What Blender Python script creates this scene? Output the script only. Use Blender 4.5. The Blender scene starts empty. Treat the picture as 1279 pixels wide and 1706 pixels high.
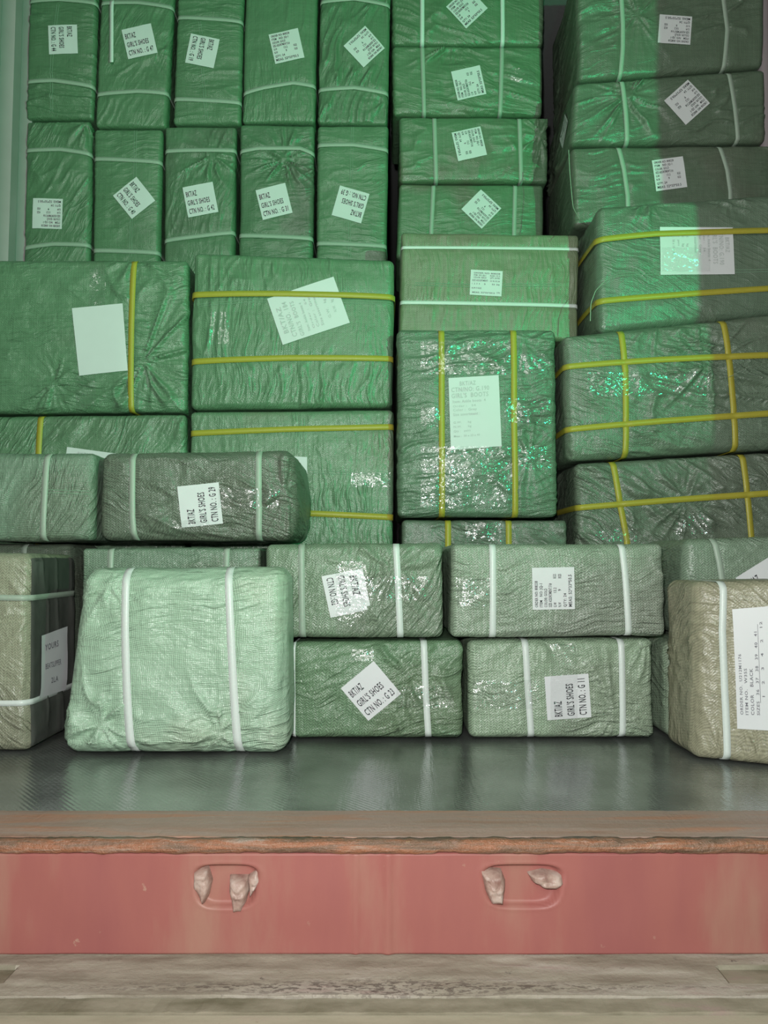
import bpy, math, random
import numpy as np

# ------------------------------------------------------------------ camera, world, lights, exposure
SC = bpy.context.scene
COL = SC.collection
CAM_Z, PITCH, FPX = 0.41, math.radians(3.44), 1282.0

cam_d = bpy.data.cameras.new('camera')
cam_d.sensor_fit = 'VERTICAL'
cam_d.sensor_height = 36.0
cam_d.lens = 36.0 * FPX / 1706.0
cam_d.clip_start = 0.02
cam = bpy.data.objects.new('camera', cam_d)
COL.objects.link(cam)
cam.location = (0, 0, CAM_Z)
cam.rotation_euler = (math.pi / 2 + PITCH, 0, 0)
SC.camera = cam

SC.view_settings.view_transform = 'Standard'
SC.view_settings.look = 'None'
SC.view_settings.gamma = 1.0
SC.view_settings.use_curve_mapping = False
SC.view_settings.exposure = 0.0

world = bpy.data.worlds.new('world')
SC.world = world
world.use_nodes = True
world.node_tree.nodes['Background'].inputs[0].default_value = (0.75, 0.9, 0.78, 1)
world.node_tree.nodes['Background'].inputs[1].default_value = 0.19


def lamp(name, kind, loc, power, color, radius, target=None, cone=None, blend=1.0):
    d = bpy.data.lights.new(name, kind)
    d.energy = power
    d.color = color
    d.shadow_soft_size = radius
    o = bpy.data.objects.new(name, d)
    COL.objects.link(o)
    o.location = loc
    if kind == 'SPOT':
        d.spot_size = math.radians(cone)
        d.spot_blend = blend
    if target:
        from mathutils import Vector
        o.rotation_euler = (Vector(target) - Vector(loc)).to_track_quat('-Z', 'Y').to_euler()
    return o


# the flash on the phone, the green work lamp shining in past the right door post,
# and the small green status lamp held near the phone
lamp('flash_light', 'POINT', (-0.03, 0.0, 0.50), 79, (1.0, 0.955, 0.95), 0.016)
lamp('green_work_light', 'SPOT', (1.54, -0.04, 1.15), 165, (0.02, 1.0, 0.36), 0.012, (-0.55, 2.4, 2.05), 84, 1.0)
lamp('green_hand_light', 'POINT', (0.26, 0.0, 0.62), 7, (0.02, 1.0, 0.52), 0.014)

# soft fill added behind and above the phone to lift upper bundles and sill
fill_d = bpy.data.lights.new('fill_light', 'AREA')
fill_d.energy = 34
fill_d.color = (1.0, 0.96, 0.93)
fill_d.size = 1.6
yo = bpy.data.objects.new('fill_light', fill_d)
COL.objects.link(yo)
yo.location = (-0.3, -1.6, 2.3)
yo.rotation_euler = (math.radians(78), 0, 0)

# ------------------------------------------------------------------ helpers: pixels to places


def ray(px, py):
    a = (px - 639.5) / FPX
    b = (853.0 - py) / FPX
    return np.array([a, math.cos(PITCH) - b * math.sin(PITCH), math.sin(PITCH) + b * math.cos(PITCH)])


def at_depth(px, py, d):
    """point seen at (px, py) standing d metres in front of the phone"""
    r = ray(px, py)
    t = d / r[1]
    return np.array([r[0] * t, d, CAM_Z + r[2] * t])


def empty(name, loc, label, cat, group=None):
    o = bpy.data.objects.new(name, None)
    o.empty_display_size = 0.05
    COL.objects.link(o)
    o.location = loc
    o['label'] = label
    o['category'] = cat
    if group:
        o['group'] = group
    return o


def mesh_obj(name, V, F, mat, parent=None, smooth=True, origin=(0, 0, 0)):
    V = np.asarray(V, dtype=float) - np.asarray(origin, dtype=float)
    me = bpy.data.meshes.new(name)
    me.from_pydata(V.tolist(), [], [tuple(int(i) for i in f) for f in F])
    me.materials.append(mat)
    if smooth:
        me.polygons.foreach_set('use_smooth', [True] * len(me.polygons))
    me.update()
    o = bpy.data.objects.new(name, me)
    COL.objects.link(o)
    if parent is not None:
        o.parent = parent
    else:
        o.location = origin
    return o


def structure(o):
    o['kind'] = 'structure'
    return o


# ------------------------------------------------------------------ noise


def vnoise(P, seed=0):
    """value noise in [-1, 1] for an (N, 3) array"""
    P = np.asarray(P, dtype=float) + 1000.0 + seed * 17.31
    I = np.floor(P).astype(np.int64)
    f = P - I
    f = f * f * f * (f * (f * 6 - 15) + 10)

    def h(i, j, k):
        n = (i * 374761393 + j * 668265263 + k * 2147483647 + seed * 1274126177) & 0xFFFFFFFF
        n = ((n ^ (n >> 13)) * 1274126177) & 0xFFFFFFFF
        n = ((n ^ (n >> 16)) * 2246822519) & 0xFFFFFFFF
        n = n ^ (n >> 15)
        return (n & 0xFFFF) / 32767.5 - 1.0
    out = 0
    for a in (0, 1):
        for b in (0, 1):
            for c in (0, 1):
                w = (f[:, 0] if a else 1 - f[:, 0]) * (f[:, 1] if b else 1 - f[:, 1]) * (f[:, 2] if c else 1 - f[:, 2])
                out = out + w * h(I[:, 0] + a, I[:, 1] + b, I[:, 2] + c)
    return out


def sstep(x, a, b):
    t = np.clip((x - a) / (b - a), 0, 1)
    return t * t * (3 - 2 * t)


# ------------------------------------------------------------------ materials


def new_mat(name):
    m = bpy.data.materials.new(name)
    m.use_nodes = True
    nt = m.node_tree
    b = nt.nodes['Principled BSDF']
    return m, nt, b


def N(nt, typ, **kw):
    n = nt.nodes.new(typ)
    for k, v in kw.items():
        setattr(n, k, v)
    return n


def math_node(nt, op, a, b=None, c=None):
    n = nt.nodes.new('ShaderNodeMath')
    n.operation = op
    for i, v in enumerate((a, b, c)):
        if v is None:
            continue
        if isinstance(v, (int, float)):
            n.inputs[i].default_value = v
        else:
            nt.links.new(v, n.inputs[i])
    return n.outputs[0]


def noise_node(nt, vec, scale, detail=4.0, rough=0.55):
    n = nt.nodes.new('ShaderNodeTexNoise')
    n.inputs['Scale'].default_value = scale
    n.inputs['Detail'].default_value = detail
    n.inputs['Roughness'].default_value = rough
    if vec is not None:
        nt.links.new(vec, n.inputs['Vector'])
    return n.outputs['Fac']


def ramp(nt, fac, stops):
    n = nt.nodes.new('ShaderNodeValToRGB')
    e = n.color_ramp.elements
    while len(e) < len(stops):
        e.new(0.5)
    for el, (p, c) in zip(e, stops):
        el.position = p
        el.color = tuple(c) + (1,) if len(c) == 3 else c
    nt.links.new(fac, n.inputs[0])
    return n.outputs[0]


def mixc(nt, fac, a, b):
    n = nt.nodes.new('ShaderNodeMix')
    n.data_type = 'RGBA'
    for idx, v in ((0, fac), (6, a), (7, b)):
        if isinstance(v, (int, float)):
            n.inputs[idx].default_value = v
        elif isinstance(v, tuple):
            n.inputs[idx].default_value = v + (1,) if len(v) == 3 else v
        else:
            nt.links.new(v, n.inputs[idx])
    return n.outputs[2]


_woven = {}


def woven(*a, **k):
    return a, k


def make_woven(col, patch=(0.13, 0.12, 0.09), patch_amt=0.5, weave=0.5, style='herring', rough=0.42, coat=0.35, off=0.0, wr=1.0, fold=0.0):
    key = (col, patch, patch_amt, weave, style, rough, coat, off, wr, fold)
    if key in _woven:
        return _woven[key]
    m, nt, b = new_mat('woven_polypropylene')
    tc = N(nt, 'ShaderNodeTexCoord')
    mp = N(nt, 'ShaderNodeMapping')
    mp.inputs['Location'].default_value = (off * 3.7, off * 1.3, off * 5.1)
    nt.links.new(tc.outputs['Object'], mp.inputs[0])
    vec = mp.outputs[0]
    sp = N(nt, 'ShaderNodeSeparateXYZ')
    nt.links.new(tc.outputs['Object'], sp.inputs[0])
    # slight distortion so the weave follows the cloth
    dn = noise_node(nt, vec, 9, 2)
    dn = math_node(nt, 'MULTIPLY', math_node(nt, 'SUBTRACT', dn, 0.5), 0.02)
    X = math_node(nt, 'ADD', math_node(nt, 'ADD', sp.outputs[0], sp.outputs[1]), dn)
    Z = math_node(nt, 'ADD', math_node(nt, 'ADD', sp.outputs[2], sp.outputs[1]), dn)
    k = 2 * math.pi / 0.0058
    if style == 'dot':
        a = math_node(nt, 'SINE', math_node(nt, 'MULTIPLY', math_node(nt, 'ADD', X, Z), k * 0.8))
        c = math_node(nt, 'SINE', math_node(nt, 'MULTIPLY', math_node(nt, 'SUBTRACT', X, Z), k * 0.8))
        w = math_node(nt, 'MULTIPLY_ADD', math_node(nt, 'MULTIPLY', a, c), 0.5, 0.5)
    else:
        pp = math_node(nt, 'PINGPONG', X, 0.007)
        a = math_node(nt, 'SINE', math_node(nt, 'MULTIPLY', math_node(nt, 'ADD', Z, pp), k))
        c = math_node(nt, 'SINE', math_node(nt, 'MULTIPLY', X, k * 0.9))
        w = math_node(nt, 'MULTIPLY_ADD', math_node(nt, 'ADD', math_node(nt, 'MULTIPLY', a, 0.75), math_node(nt, 'MULTIPLY', c, 0.25)), 0.5, 0.5)
    big = noise_node(nt, vec, 3.2, 3, 0.5)
    sel = ramp(nt, big, [(0.52, (0, 0, 0)), (0.62, (1, 1, 1))])
    sel = math_node(nt, 'MULTIPLY', sel, patch_amt)
    base = mixc(nt, sel, col, patch)
    # faint tape-wide streaks of the woven strips
    st = N(nt, 'ShaderNodeMapping')
    st.inputs['Scale'].default_value = (260, 260, 6)
    nt.links.new(tc.outputs['Object'], st.inputs[0])
    streak = noise_node(nt, st.outputs[0], 1.0, 2)
    st2 = N(nt, 'ShaderNodeMapping')
    st2.inputs['Scale'].default_value = (6, 6, 260)
    nt.links.new(tc.outputs['Object'], st2.inputs[0])
    streak2 = noise_node(nt, st2.outputs[0], 1.0, 2)
    sk = math_node(nt, 'MULTIPLY', math_node(nt, 'SUBTRACT', math_node(nt, 'ADD', streak, streak2), 1.0), 0.4)
    val = math_node(nt, 'ADD', math_node(nt, 'MULTIPLY', math_node(nt, 'SUBTRACT', w, 0.5), weave * 1.2), sk)
    val = math_node(nt, 'MULTIPLY', val, 1.0)
    lo = tuple(x * 0.55 for x in col)
    factor = math_node(nt, 'ADD', 1.0, val)
    mul = N(nt, 'ShaderNodeVectorMath', operation='SCALE')
    nt.links.new(base, mul.inputs[0])
    nt.links.new(factor, mul.inputs['Scale'])
    nt.links.new(mul.outputs[0], b.inputs['Base Color'])
    b.inputs['Roughness'].default_value = rough
    b.inputs['Specular IOR Level'].default_value = 0.45
    b.inputs['Coat Weight'].default_value = coat
    b.inputs['Coat Roughness'].default_value = 0.28
    # bump: weave + creases
    b1 = N(nt, 'ShaderNodeBump')
    b1.inputs['Strength'].default_value = 0.35 * weave * 2
    b1.inputs['Distance'].default_value = 0.0012
    nt.links.new(w, b1.inputs['Height'])
    fn = noise_node(nt, vec, 26, 4, 0.55)
    rid = math_node(nt, 'MULTIPLY', math_node(nt, 'ABSOLUTE', math_node(nt, 'SUBTRACT', fn, 0.5)), 0.35)
    # long fine pleats running with the folds of the cloth
    wp = math_node(nt, 'MULTIPLY', math_node(nt, 'SUBTRACT', noise_node(nt, vec, 5, 2), 0.5), 0.10)
    xs = math_node(nt, 'ADD', sp.outputs[0], math_node(nt, 'MULTIPLY', sp.outputs[1], 0.6))
    cs, sn = math.cos(math.radians(fold)), math.sin(math.radians(fold))
    al = math_node(nt, 'ADD', math_node(nt, 'MULTIPLY', xs, cs), math_node(nt, 'MULTIPLY', sp.outputs[2], sn))
    ac = math_node(nt, 'ADD', math_node(nt, 'ADD', math_node(nt, 'MULTIPLY', xs, -sn), math_node(nt, 'MULTIPLY', sp.outputs[2], cs)), wp)
    cx = N(nt, 'ShaderNodeCombineXYZ')
    nt.links.new(math_node(nt, 'MULTIPLY', ac, 42.0), cx.inputs[0])
    nt.links.new(math_node(nt, 'MULTIPLY_ADD', al, 7.0, off * 3.1), cx.inputs[1])
    pl = noise_node(nt, cx.outputs[0], 1.0, 3, 0.5)
    pl = math_node(nt, 'POWER', math_node(nt, 'SUBTRACT', 1.0, math_node(nt, 'MULTIPLY', math_node(nt, 'ABSOLUTE', math_node(nt, 'SUBTRACT', pl, 0.5)), 2.0)), 5.0)
    pm = ramp(nt, noise_node(nt, vec, 7, 2), [(0.38, (0, 0, 0)), (0.62, (1, 1, 1))])
    rid = math_node(nt, 'ADD', rid, math_node(nt, 'MULTIPLY', math_node(nt, 'MULTIPLY', pl, pm), 0.20))
    b2 = N(nt, 'ShaderNodeBump')
    b2.inputs['Strength'].default_value = 0.9 * wr
    b2.inputs['Distance'].default_value = 0.02
    nt.links.new(rid, b2.inputs['Height'])
    nt.links.new(b1.outputs[0], b2.inputs['Normal'])
    nt.links.new(b2.outputs[0], b.inputs['Normal'])
    nt.links.new(b2.outputs[0], b.inputs['Coat Normal'])
    _woven[key] = m
    return m


def flat_mat(name, col, rough=0.5, spec=0.4, metal=0.0, bump=0.0, bscale=60, coat=0.0, vary=0.0):
    m, nt, b = new_mat(name)
    b.inputs['Roughness'].default_value = rough
    b.inputs['Specular IOR Level'].default_value = spec
    b.inputs['Metallic'].default_value = metal
    b.inputs['Coat Weight'].default_value = coat
    tc = N(nt, 'ShaderNodeTexCoord')
    n = noise_node(nt, tc.outputs['Object'], bscale, 4)
    c = mixc(nt, n, tuple(x * (1 - vary) for x in col), tuple(min(1, x * (1 + vary)) for x in col))
    nt.links.new(c, b.inputs['Base Color'])
    if bump:
        bn = N(nt, 'ShaderNodeBump')
        bn.inputs['Strength'].default_value = bump
        bn.inputs['Distance'].default_value = 0.002
        nt.links.new(n, bn.inputs['Height'])
        nt.links.new(bn.outputs[0], b.inputs['Normal'])
    return m


M_WHITE_STRAP = flat_mat('white_strapping', (0.66, 0.72, 0.68), 0.35, 0.4, bump=0.15, bscale=220, vary=0.08)
M_DULL_STRAP = flat_mat('dull_strapping', (0.34, 0.42, 0.34), 0.4, 0.35, bump=0.15, bscale=220, vary=0.1)
M_YELLOW_STRAP = flat_mat('yellow_strapping', (0.40, 0.355, 0.045), 0.38, 0.4, bump=0.15, bscale=220, vary=0.1)
M_LABEL = flat_mat('label_paper', (0.66, 0.67, 0.68), 0.45, 0.3, bump=0.06, bscale=25, vary=0.03)
M_INK = flat_mat('black_ink', (0.02, 0.02, 0.025), 0.5, 0.3)
M_FAINT_INK = flat_mat('faded_ink', (0.46, 0.49, 0.48), 0.5, 0.3)
M_MID_INK = flat_mat('grey_ink', (0.16, 0.16, 0.18), 0.5, 0.3)
M_THREAD = flat_mat('seam_thread', (0.20, 0.32, 0.22), 0.5, 0.3, bump=0.3, bscale=400, vary=0.2)
M_PALE_THREAD = flat_mat('pale_thread', (0.30, 0.38, 0.28), 0.4, 0.4)
M_DARK_FILM = flat_mat('dark_inner_plastic', (0.085, 0.09, 0.08), 0.25, 0.6, bump=0.8, bscale=22, vary=0.3)


def make_tape():
    m, nt, b = new_mat('clear_tape')
    nt.nodes.remove(b)
    out = nt.nodes['Material Output']
    tc = N(nt, 'ShaderNodeTexCoord')
    mp = N(nt, 'ShaderNodeMapping')
    mp.inputs['Scale'].default_value = (1, 1, 1.6)
    nt.links.new(tc.outputs['Object'], mp.inputs[0])
    vo = N(nt, 'ShaderNodeTexVoronoi')
    vo.inputs['Scale'].default_value = 62
    nt.links.new(mp.outputs[0], vo.inputs['Vector'])
    n2 = noise_node(nt, mp.outputs[0], 40, 3, 0.6)
    h = math_node(nt, 'ADD', math_node(nt, 'MULTIPLY', vo.outputs['Distance'], 0.5), n2)
    bn = N(nt, 'ShaderNodeBump')
    bn.inputs['Strength'].default_value = 1.0
    bn.inputs['Distance'].default_value = 0.0032
    nt.links.new(h, bn.inputs['Height'])
    tr = N(nt, 'ShaderNodeBsdfTransparent')
    tr.inputs[0].default_value = (1, 1, 1, 1)
    gl = N(nt, 'ShaderNodeBsdfGlossy')
    gl.inputs['Roughness'].default_value = 0.1
    gl.inputs['Color'].default_value = (1, 1, 1, 1)
    nt.links.new(bn.outputs[0], gl.inputs['Normal'])
    mx = N(nt, 'ShaderNodeMixShader')
    mx.inputs[0].default_value = 0.085
    nt.links.new(tr.outputs[0], mx.inputs[1])
    nt.links.new(gl.outputs[0], mx.inputs[2])
    nt.links.new(mx.outputs[0], out.inputs[0])
    return m


M_TAPE = make_tape()


def make_floor():
    m, nt, b = new_mat('worn_steel_floor')
    tc = N(nt, 'ShaderNodeTexCoord')
    v = tc.outputs['Object']
    mp = N(nt, 'ShaderNodeMapping')
    mp.inputs['Rotation'].default_value = (0, 0, math.radians(28))
    mp.inputs['Scale'].default_value = (110, 9, 20)
    nt.links.new(v, mp.inputs[0])
    scr = noise_node(nt, mp.outputs[0], 1.0, 4, 0.6)
    mp2 = N(nt, 'ShaderNodeMapping')
    mp2.inputs['Scale'].default_value = (12, 130, 20)
    nt.links.new(v, mp2.inputs[0])
    scr2 = noise_node(nt, mp2.outputs[0], 1.0, 4, 0.6)
    big = noise_node(nt, v, 5, 4)
    c = ramp(nt, big, [(0.35, (0.19, 0.20, 0.19)), (0.65, (0.36, 0.38, 0.36))])
    c = mixc(nt, ramp(nt, scr2, [(0.6, (0, 0, 0)), (0.75, (0.6, 0.6, 0.6))]), c, (0.22, 0.21, 0.19))
    nt.links.new(c, b.inputs['Base Color'])
    b.inputs['Metallic'].default_value = 0.6
    b.inputs['Specular IOR Level'].default_value = 0.9
    r = math_node(nt, 'MULTIPLY_ADD', scr, 0.20, 0.06)
    nt.links.new(r, b.inputs['Roughness'])
    # woven look of the tread: fine diagonal ribs
    sp = N(nt, 'ShaderNodeSeparateXYZ')
    nt.links.new(v, sp.inputs[0])
    pp = math_node(nt, 'PINGPONG', sp.outputs[1], 0.05)
    rib = math_node(nt, 'SINE', math_node(nt, 'MULTIPLY', math_node(nt, 'ADD', sp.outputs[0], math_node(nt, 'MULTIPLY', sp.outputs[1], 0.9)), 2 * math.pi / 0.011))
    h = math_node(nt, 'ADD', math_node(nt, 'MULTIPLY', rib, 0.16), math_node(nt, 'ADD', scr, math_node(nt, 'MULTIPLY', scr2, 0.8)))
    bn = N(nt, 'ShaderNodeBump')
    bn.inputs['Strength'].default_value = 0.5
    bn.inputs['Distance'].default_value = 0.0012
    nt.links.new(h, bn.inputs['Height'])
    nt.links.new(bn.outputs[0], b.inputs['Normal'])
    return m


def make_worn(name, stops, scale=(8, 8, 8), fine=60, rough=0.6, bump=0.4, dist=0.002, spot=None, spec=0.35):
    m, nt, b = new_mat(name)
    tc = N(nt, 'ShaderNodeTexCoord')
    mp = N(nt, 'ShaderNodeMapping')
    mp.inputs['Scale'].default_value = scale
    nt.links.new(tc.outputs['Object'], mp.inputs[0])
    n = noise_node(nt, mp.outputs[0], 1.0, 6, 0.6)
    c = ramp(nt, n, stops)
    f = noise_node(nt, tc.outputs['Object'], fine, 5, 0.65)
    if spot:
        c = mixc(nt, ramp(nt, f, [(spot[0], (0, 0, 0)), (spot[0] + 0.08, (1, 1, 1))]), c, spot[1])
    nt.links.new(c, b.inputs['Base Color'])
    b.inputs['Roughness'].default_value = rough
    b.inputs['Specular IOR Level'].default_value = spec
    bn = N(nt, 'ShaderNodeBump')
    bn.inputs['Strength'].default_value = bump
    bn.inputs['Distance'].default_value = dist
    nt.links.new(math_node(nt, 'ADD', f, n), bn.inputs['Height'])
    nt.links.new(bn.outputs[0], b.inputs['Normal'])
    return m


M_FLOOR = make_floor()
M_RED = make_worn('red_sill_paint', [(0.34, (0.265, 0.086, 0.080)), (0.5, (0.29, 0.098, 0.085)), (0.66, (0.31, 0.15, 0.115))],
                  scale=(7, 3, 1.6), fine=35, rough=0.5, bump=0.12, spot=(0.70, (0.40, 0.27, 0.20)))
M_BARE = make_worn('bare_worn_metal', [(0.3, (0.22, 0.12, 0.10)), (0.5, (0.36, 0.25, 0.21)), (0.7, (0.46, 0.37, 0.33))],
                   scale=(40, 40, 40), fine=120, rough=0.38, bump=0.6)
M_RUST = make_worn('rusted_lip', [(0.32, (0.09, 0.06, 0.035)), (0.45, (0.20, 0.115, 0.075)), (0.55, (0.30, 0.12, 0.06)), (0.68, (0.33, 0.25, 0.20))],
                   scale=(9, 60, 90), fine=140, rough=0.28, bump=1.0, dist=0.004, spot=(0.66, (0.45, 0.34, 0.15)), spec=0.6)
M_PLATE = make_worn('threshold_plate', [(0.3, (0.30, 0.17, 0.12)), (0.5, (0.33, 0.24, 0.20)), (0.62, (0.40, 0.20, 0.13)), (0.75, (0.36, 0.31, 0.28))],
                    scale=(2.5, 30, 20), fine=120, rough=0.45, bump=0.5)
M_LEDGE = make_worn('weathered_ledge', [(0.3, (0.20, 0.17, 0.13)), (0.5, (0.31, 0.275, 0.22)), (0.62, (0.36, 0.32, 0.27)), (0.8, (0.33, 0.23, 0.21))],
                    scale=(6, 30, 20), fine=70, rough=0.7, bump=0.6, dist=0.003, spot=(0.66, (0.12, 0.10, 0.085)))
_nt = M_LEDGE.node_tree
_b = _nt.nodes['Principled BSDF']
_tc = N(_nt, 'ShaderNodeTexCoord')
_sp = N(_nt, 'ShaderNodeSeparateXYZ')
_nt.links.new(_tc.outputs['Object'], _sp.inputs[0])
_mp = N(_nt, 'ShaderNodeMapping')
_mp.inputs['Scale'].default_value = (60, 170, 60)
_nt.links.new(_tc.outputs['Object'], _mp.inputs[0])
_fl = ramp(_nt, noise_node(_nt, _mp.outputs[0], 1.0, 3, 0.7), [(0.50, (0, 0, 0)), (0.54, (1, 1, 1))])
_band = ramp(_nt, math_node(_nt, 'ADD', math_node(_nt, 'MULTIPLY', math_node(_nt, 'ABSOLUTE', math_node(_nt, 'SUBTRACT', _sp.outputs[1], 1.072)), 30.0),
                            math_node(_nt, 'MULTIPLY', math_node(_nt, 'ABSOLUTE', math_node(_nt, 'SUBTRACT', _sp.outputs[0], 0.0)), 1.6)),
             [(0.35, (1, 1, 1)), (0.95, (0, 0, 0))])
_m = math_node(_nt, 'MULTIPLY', math_node(_nt, 'MULTIPLY', _fl, _band), 0.75)
_src = _b.inputs['Base Color'].links[0].from_socket
_nt.links.new(mixc(_nt, _m, _src, (0.085, 0.065, 0.055)), _b.inputs['Base Color'])
M_DOCK = make_worn('dock_lip', [(0.3, (0.27, 0.235, 0.17)), (0.5, (0.36, 0.315, 0.235)), (0.75, (0.38, 0.28, 0.235))],
                   scale=(4, 14, 20), fine=50, rough=0.7, bump=0.3, spot=(0.70, (0.20, 0.16, 0.10)))
M_DOCK_EDGE = make_worn('dock_edge_strip', [(0.3, (0.13, 0.115, 0.075)), (0.6, (0.25, 0.22, 0.165)), (0.8, (0.28, 0.20, 0.18))],
                        scale=(9, 30, 20), fine=90, rough=0.6, bump=0.4)
M_WALL = flat_mat('grey_wall_paint', (0.36, 0.31, 0.32), 0.5, 0.4, bump=0.2, bscale=14, vary=0.12)
M_CEIL = flat_mat('ceiling_paint', (0.24, 0.26, 0.25), 0.6, 0.3, vary=0.1)

# ------------------------------------------------------------------ the container


def box_vf(x0, x1, y0, y1, z0, z1):
    V = [(x, y, z) for x in (x0, x1) for y in (y0, y1) for z in (z0, z1)]
    F = [(0, 1, 3, 2), (4, 6, 7, 5), (0, 4, 5, 1), (2, 3, 7, 6), (0, 2, 6, 4), (1, 5, 7, 3)]
    return V, F


def box_obj(name, dims, mat, parent=None):
    V, F = box_vf(*dims)
    return mesh_obj(name, V, F, mat, parent, smooth=False)


WALL_L, WALL_R = -1.165, 1.175
FRONT, BACK, TOP = 1.165, 5.6, 2.42

floor_o = structure(box_obj('floor', (WALL_L - 0.05, WALL_R + 0.05, 1.279, BACK, -0.03, 0.0), M_FLOOR))


def corrugated(name, xin, sign):
    """steel side wall with vertical trapezoid corrugations, valley towards the outside"""
    prof = []
    y = FRONT
    k = 0
    P, D = 0.13, 0.036
    seq = [(0.0, 0), (0.045, 0), (0.065, 1), (0.11, 1), (0.13, 0)]
    while y < BACK:
        for s, lv in seq[:-1]:
            prof.append((xin + sign * D * lv, y + s))
        y += P
    prof.append((xin, y))
    V, F = [], []
    for (x, yy) in prof:
        for zz in (-0.02, TOP):
            V.append((x, yy, zz))
            V.append((x + sign * 0.004, yy, zz))
    n = len(prof)
    for i in range(n - 1):
        a, b = 4 * i, 4 * (i + 1)
        F += [(a, b, b + 2, a + 2), (a + 1, a + 3, b + 3, b + 1), (a + 2, b + 2, b + 3, a + 3), (a, a + 1, b + 1, b)]
    return structure(mesh_obj(name, V, F, M_WALL, smooth=False))


corrugated('wall_left', WALL_L, -1)
corrugated('wall_right', WALL_R, 1)
structure(box_obj('wall_back', (WALL_L - 0.05, WALL_R + 0.05, BACK, BACK + 0.04, -0.02, TOP), M_WALL))
structure(box_obj('ceiling', (WALL_L - 0.05, WALL_R + 0.05, FRONT, BACK, TOP, TOP + 0.04), M_CEIL))


def profile_x(name, pts, x0, x1, mat, parent=None, smooth=False, wob=0.0, nx=160, seed=1):
    """extrude a y,z profile along x, closed; optional wobble for battered edges"""
    V, F = [], []
    n = len(pts)
    xs = np.linspace(x0, x1, nx)
    A = []
    for x in xs:
        for (y, z) in pts:
            A.append((x, y, z))
    A = np.array(A)
    if wob:
        A[:, 2] += wob * vnoise(A * np.array([38, 30, 30]), seed) + 0.5 * wob * vnoise(A * np.array([120, 60, 60]), seed + 3)
        A[:, 1] += 0.6 * wob * vnoise(A * np.array([50, 30, 30]), seed + 1)
    for i in range(nx - 1):
        for j in range(n):
            k = (j + 1) % n
            F.append((i * n + j, i * n + k, (i + 1) * n + k, (i + 1) * n + j))
    F.append(tuple(range(n))[::-1])
    F.append(tuple((nx - 1) * n + j for j in range(n)))
    return mesh_obj(name, A, F, mat, parent, smooth=smooth)


# threshold plate in front of the steel floor, then the rounded rusty lip, then the red sill face
thr = profile_x('trim_1', [(1.2785, 0.0), (1.2785, -0.02), (1.17, -0.024), (1.17, -0.003), (1.20, -0.0005)],
                WALL_L - 0.05, WALL_R + 0.05, M_PLATE, wob=0.0006, nx=300)
structure(thr)
lip = []
for i in range(11):
    a = math.radians(90 + i * 18)
    lip.append((1.158 + 0.010 * math.cos(a) + 0.002, -0.0125 + 0.010 * math.sin(a)))
lip = [(1.1695, -0.003)] + lip + [(1.1695, -0.0225)]
structure(profile_x('trim_2', lip, WALL_L - 0.05, WALL_R + 0.05, M_RUST, smooth=True, wob=0.0016, nx=900, seed=5))

SILL_Y = 1.158


def z_at(py, y):
    return at_depth(640, py, y)[2]


def x_at(px, py, y):
    return at_depth(px, py, y)[0]


# red sill face with two pressed pockets: one height-field mesh
sx = np.linspace(WALL_L - 0.05, WALL_R + 0.05, 560)
sz = np.linspace(-0.0235, -0.166, 56)
pockets = []
for (a, b) in ((318, 436), (798, 944)):
    pockets.append((x_at(a, 1475, SILL_Y), x_at(b, 1475, SILL_Y), z_at(1440, SILL_Y), z_at(1514, SILL_Y)))
GX, GZ = np.meshgrid(sx, sz)
Y = np.full_like(GX, SILL_Y)
for (xa, xb, zt, zb) in pockets:
    cx, cz = (xa + xb) / 2, (zt + zb) / 2
    hw = (xb - xa) / 2 * (1 - 0.22 * np.clip((zt - GZ) / (zt - zb), 0, 1))
    d = ((GX - cx) / hw) ** 4 + ((GZ - cz) / ((zt - zb) / 2)) ** 4
    Y += 0.013 * (1 - sstep(d, 0.45, 1.0))
    Y -= 0.0008 * np.exp(-((d - 1.15) / 0.22) ** 2)
Pn = np.stack([GX.ravel() * 14, GZ.ravel() * 14, GX.ravel() * 0], 1)
Y += (0.0012 * vnoise(Pn, 4)).reshape(Y.shape)
Y -= 0.0035 * np.exp(-((GX - x_at(646, 1500, SILL_Y)) / 0.006) ** 2) + 0.0025 * np.exp(-((GX - x_at(592, 1500, SILL_Y)) / 0.004) ** 2)
nr, nc = GX.shape
V = np.stack([GX.ravel(), Y.ravel(), GZ.ravel()], 1).tolist()
F = [(i * nc + j, (i + 1) * nc + j, (i + 1) * nc + j + 1, i * nc + j + 1) for i in range(nr - 1) for j in range(nc - 1)]
b0 = len(V)
for (x, z) in ((sx[0], sz[0]), (sx[-1], sz[0]), (sx[-1], sz[-1]), (sx[0], sz[-1])):
    V.append((x, 1.24, z))
F.append((b0, b0 + 1, b0 + 2, b0 + 3))
F.append(tuple([j for j in range(nc)] + [b0 + 1, b0]))
F.append(tuple([(nr - 1) * nc + j for j in range(nc)][::-1] + [b0 + 3, b0 + 2]))
sill = structure(mesh_obj('trim_3', V, F, M_RED))


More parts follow.
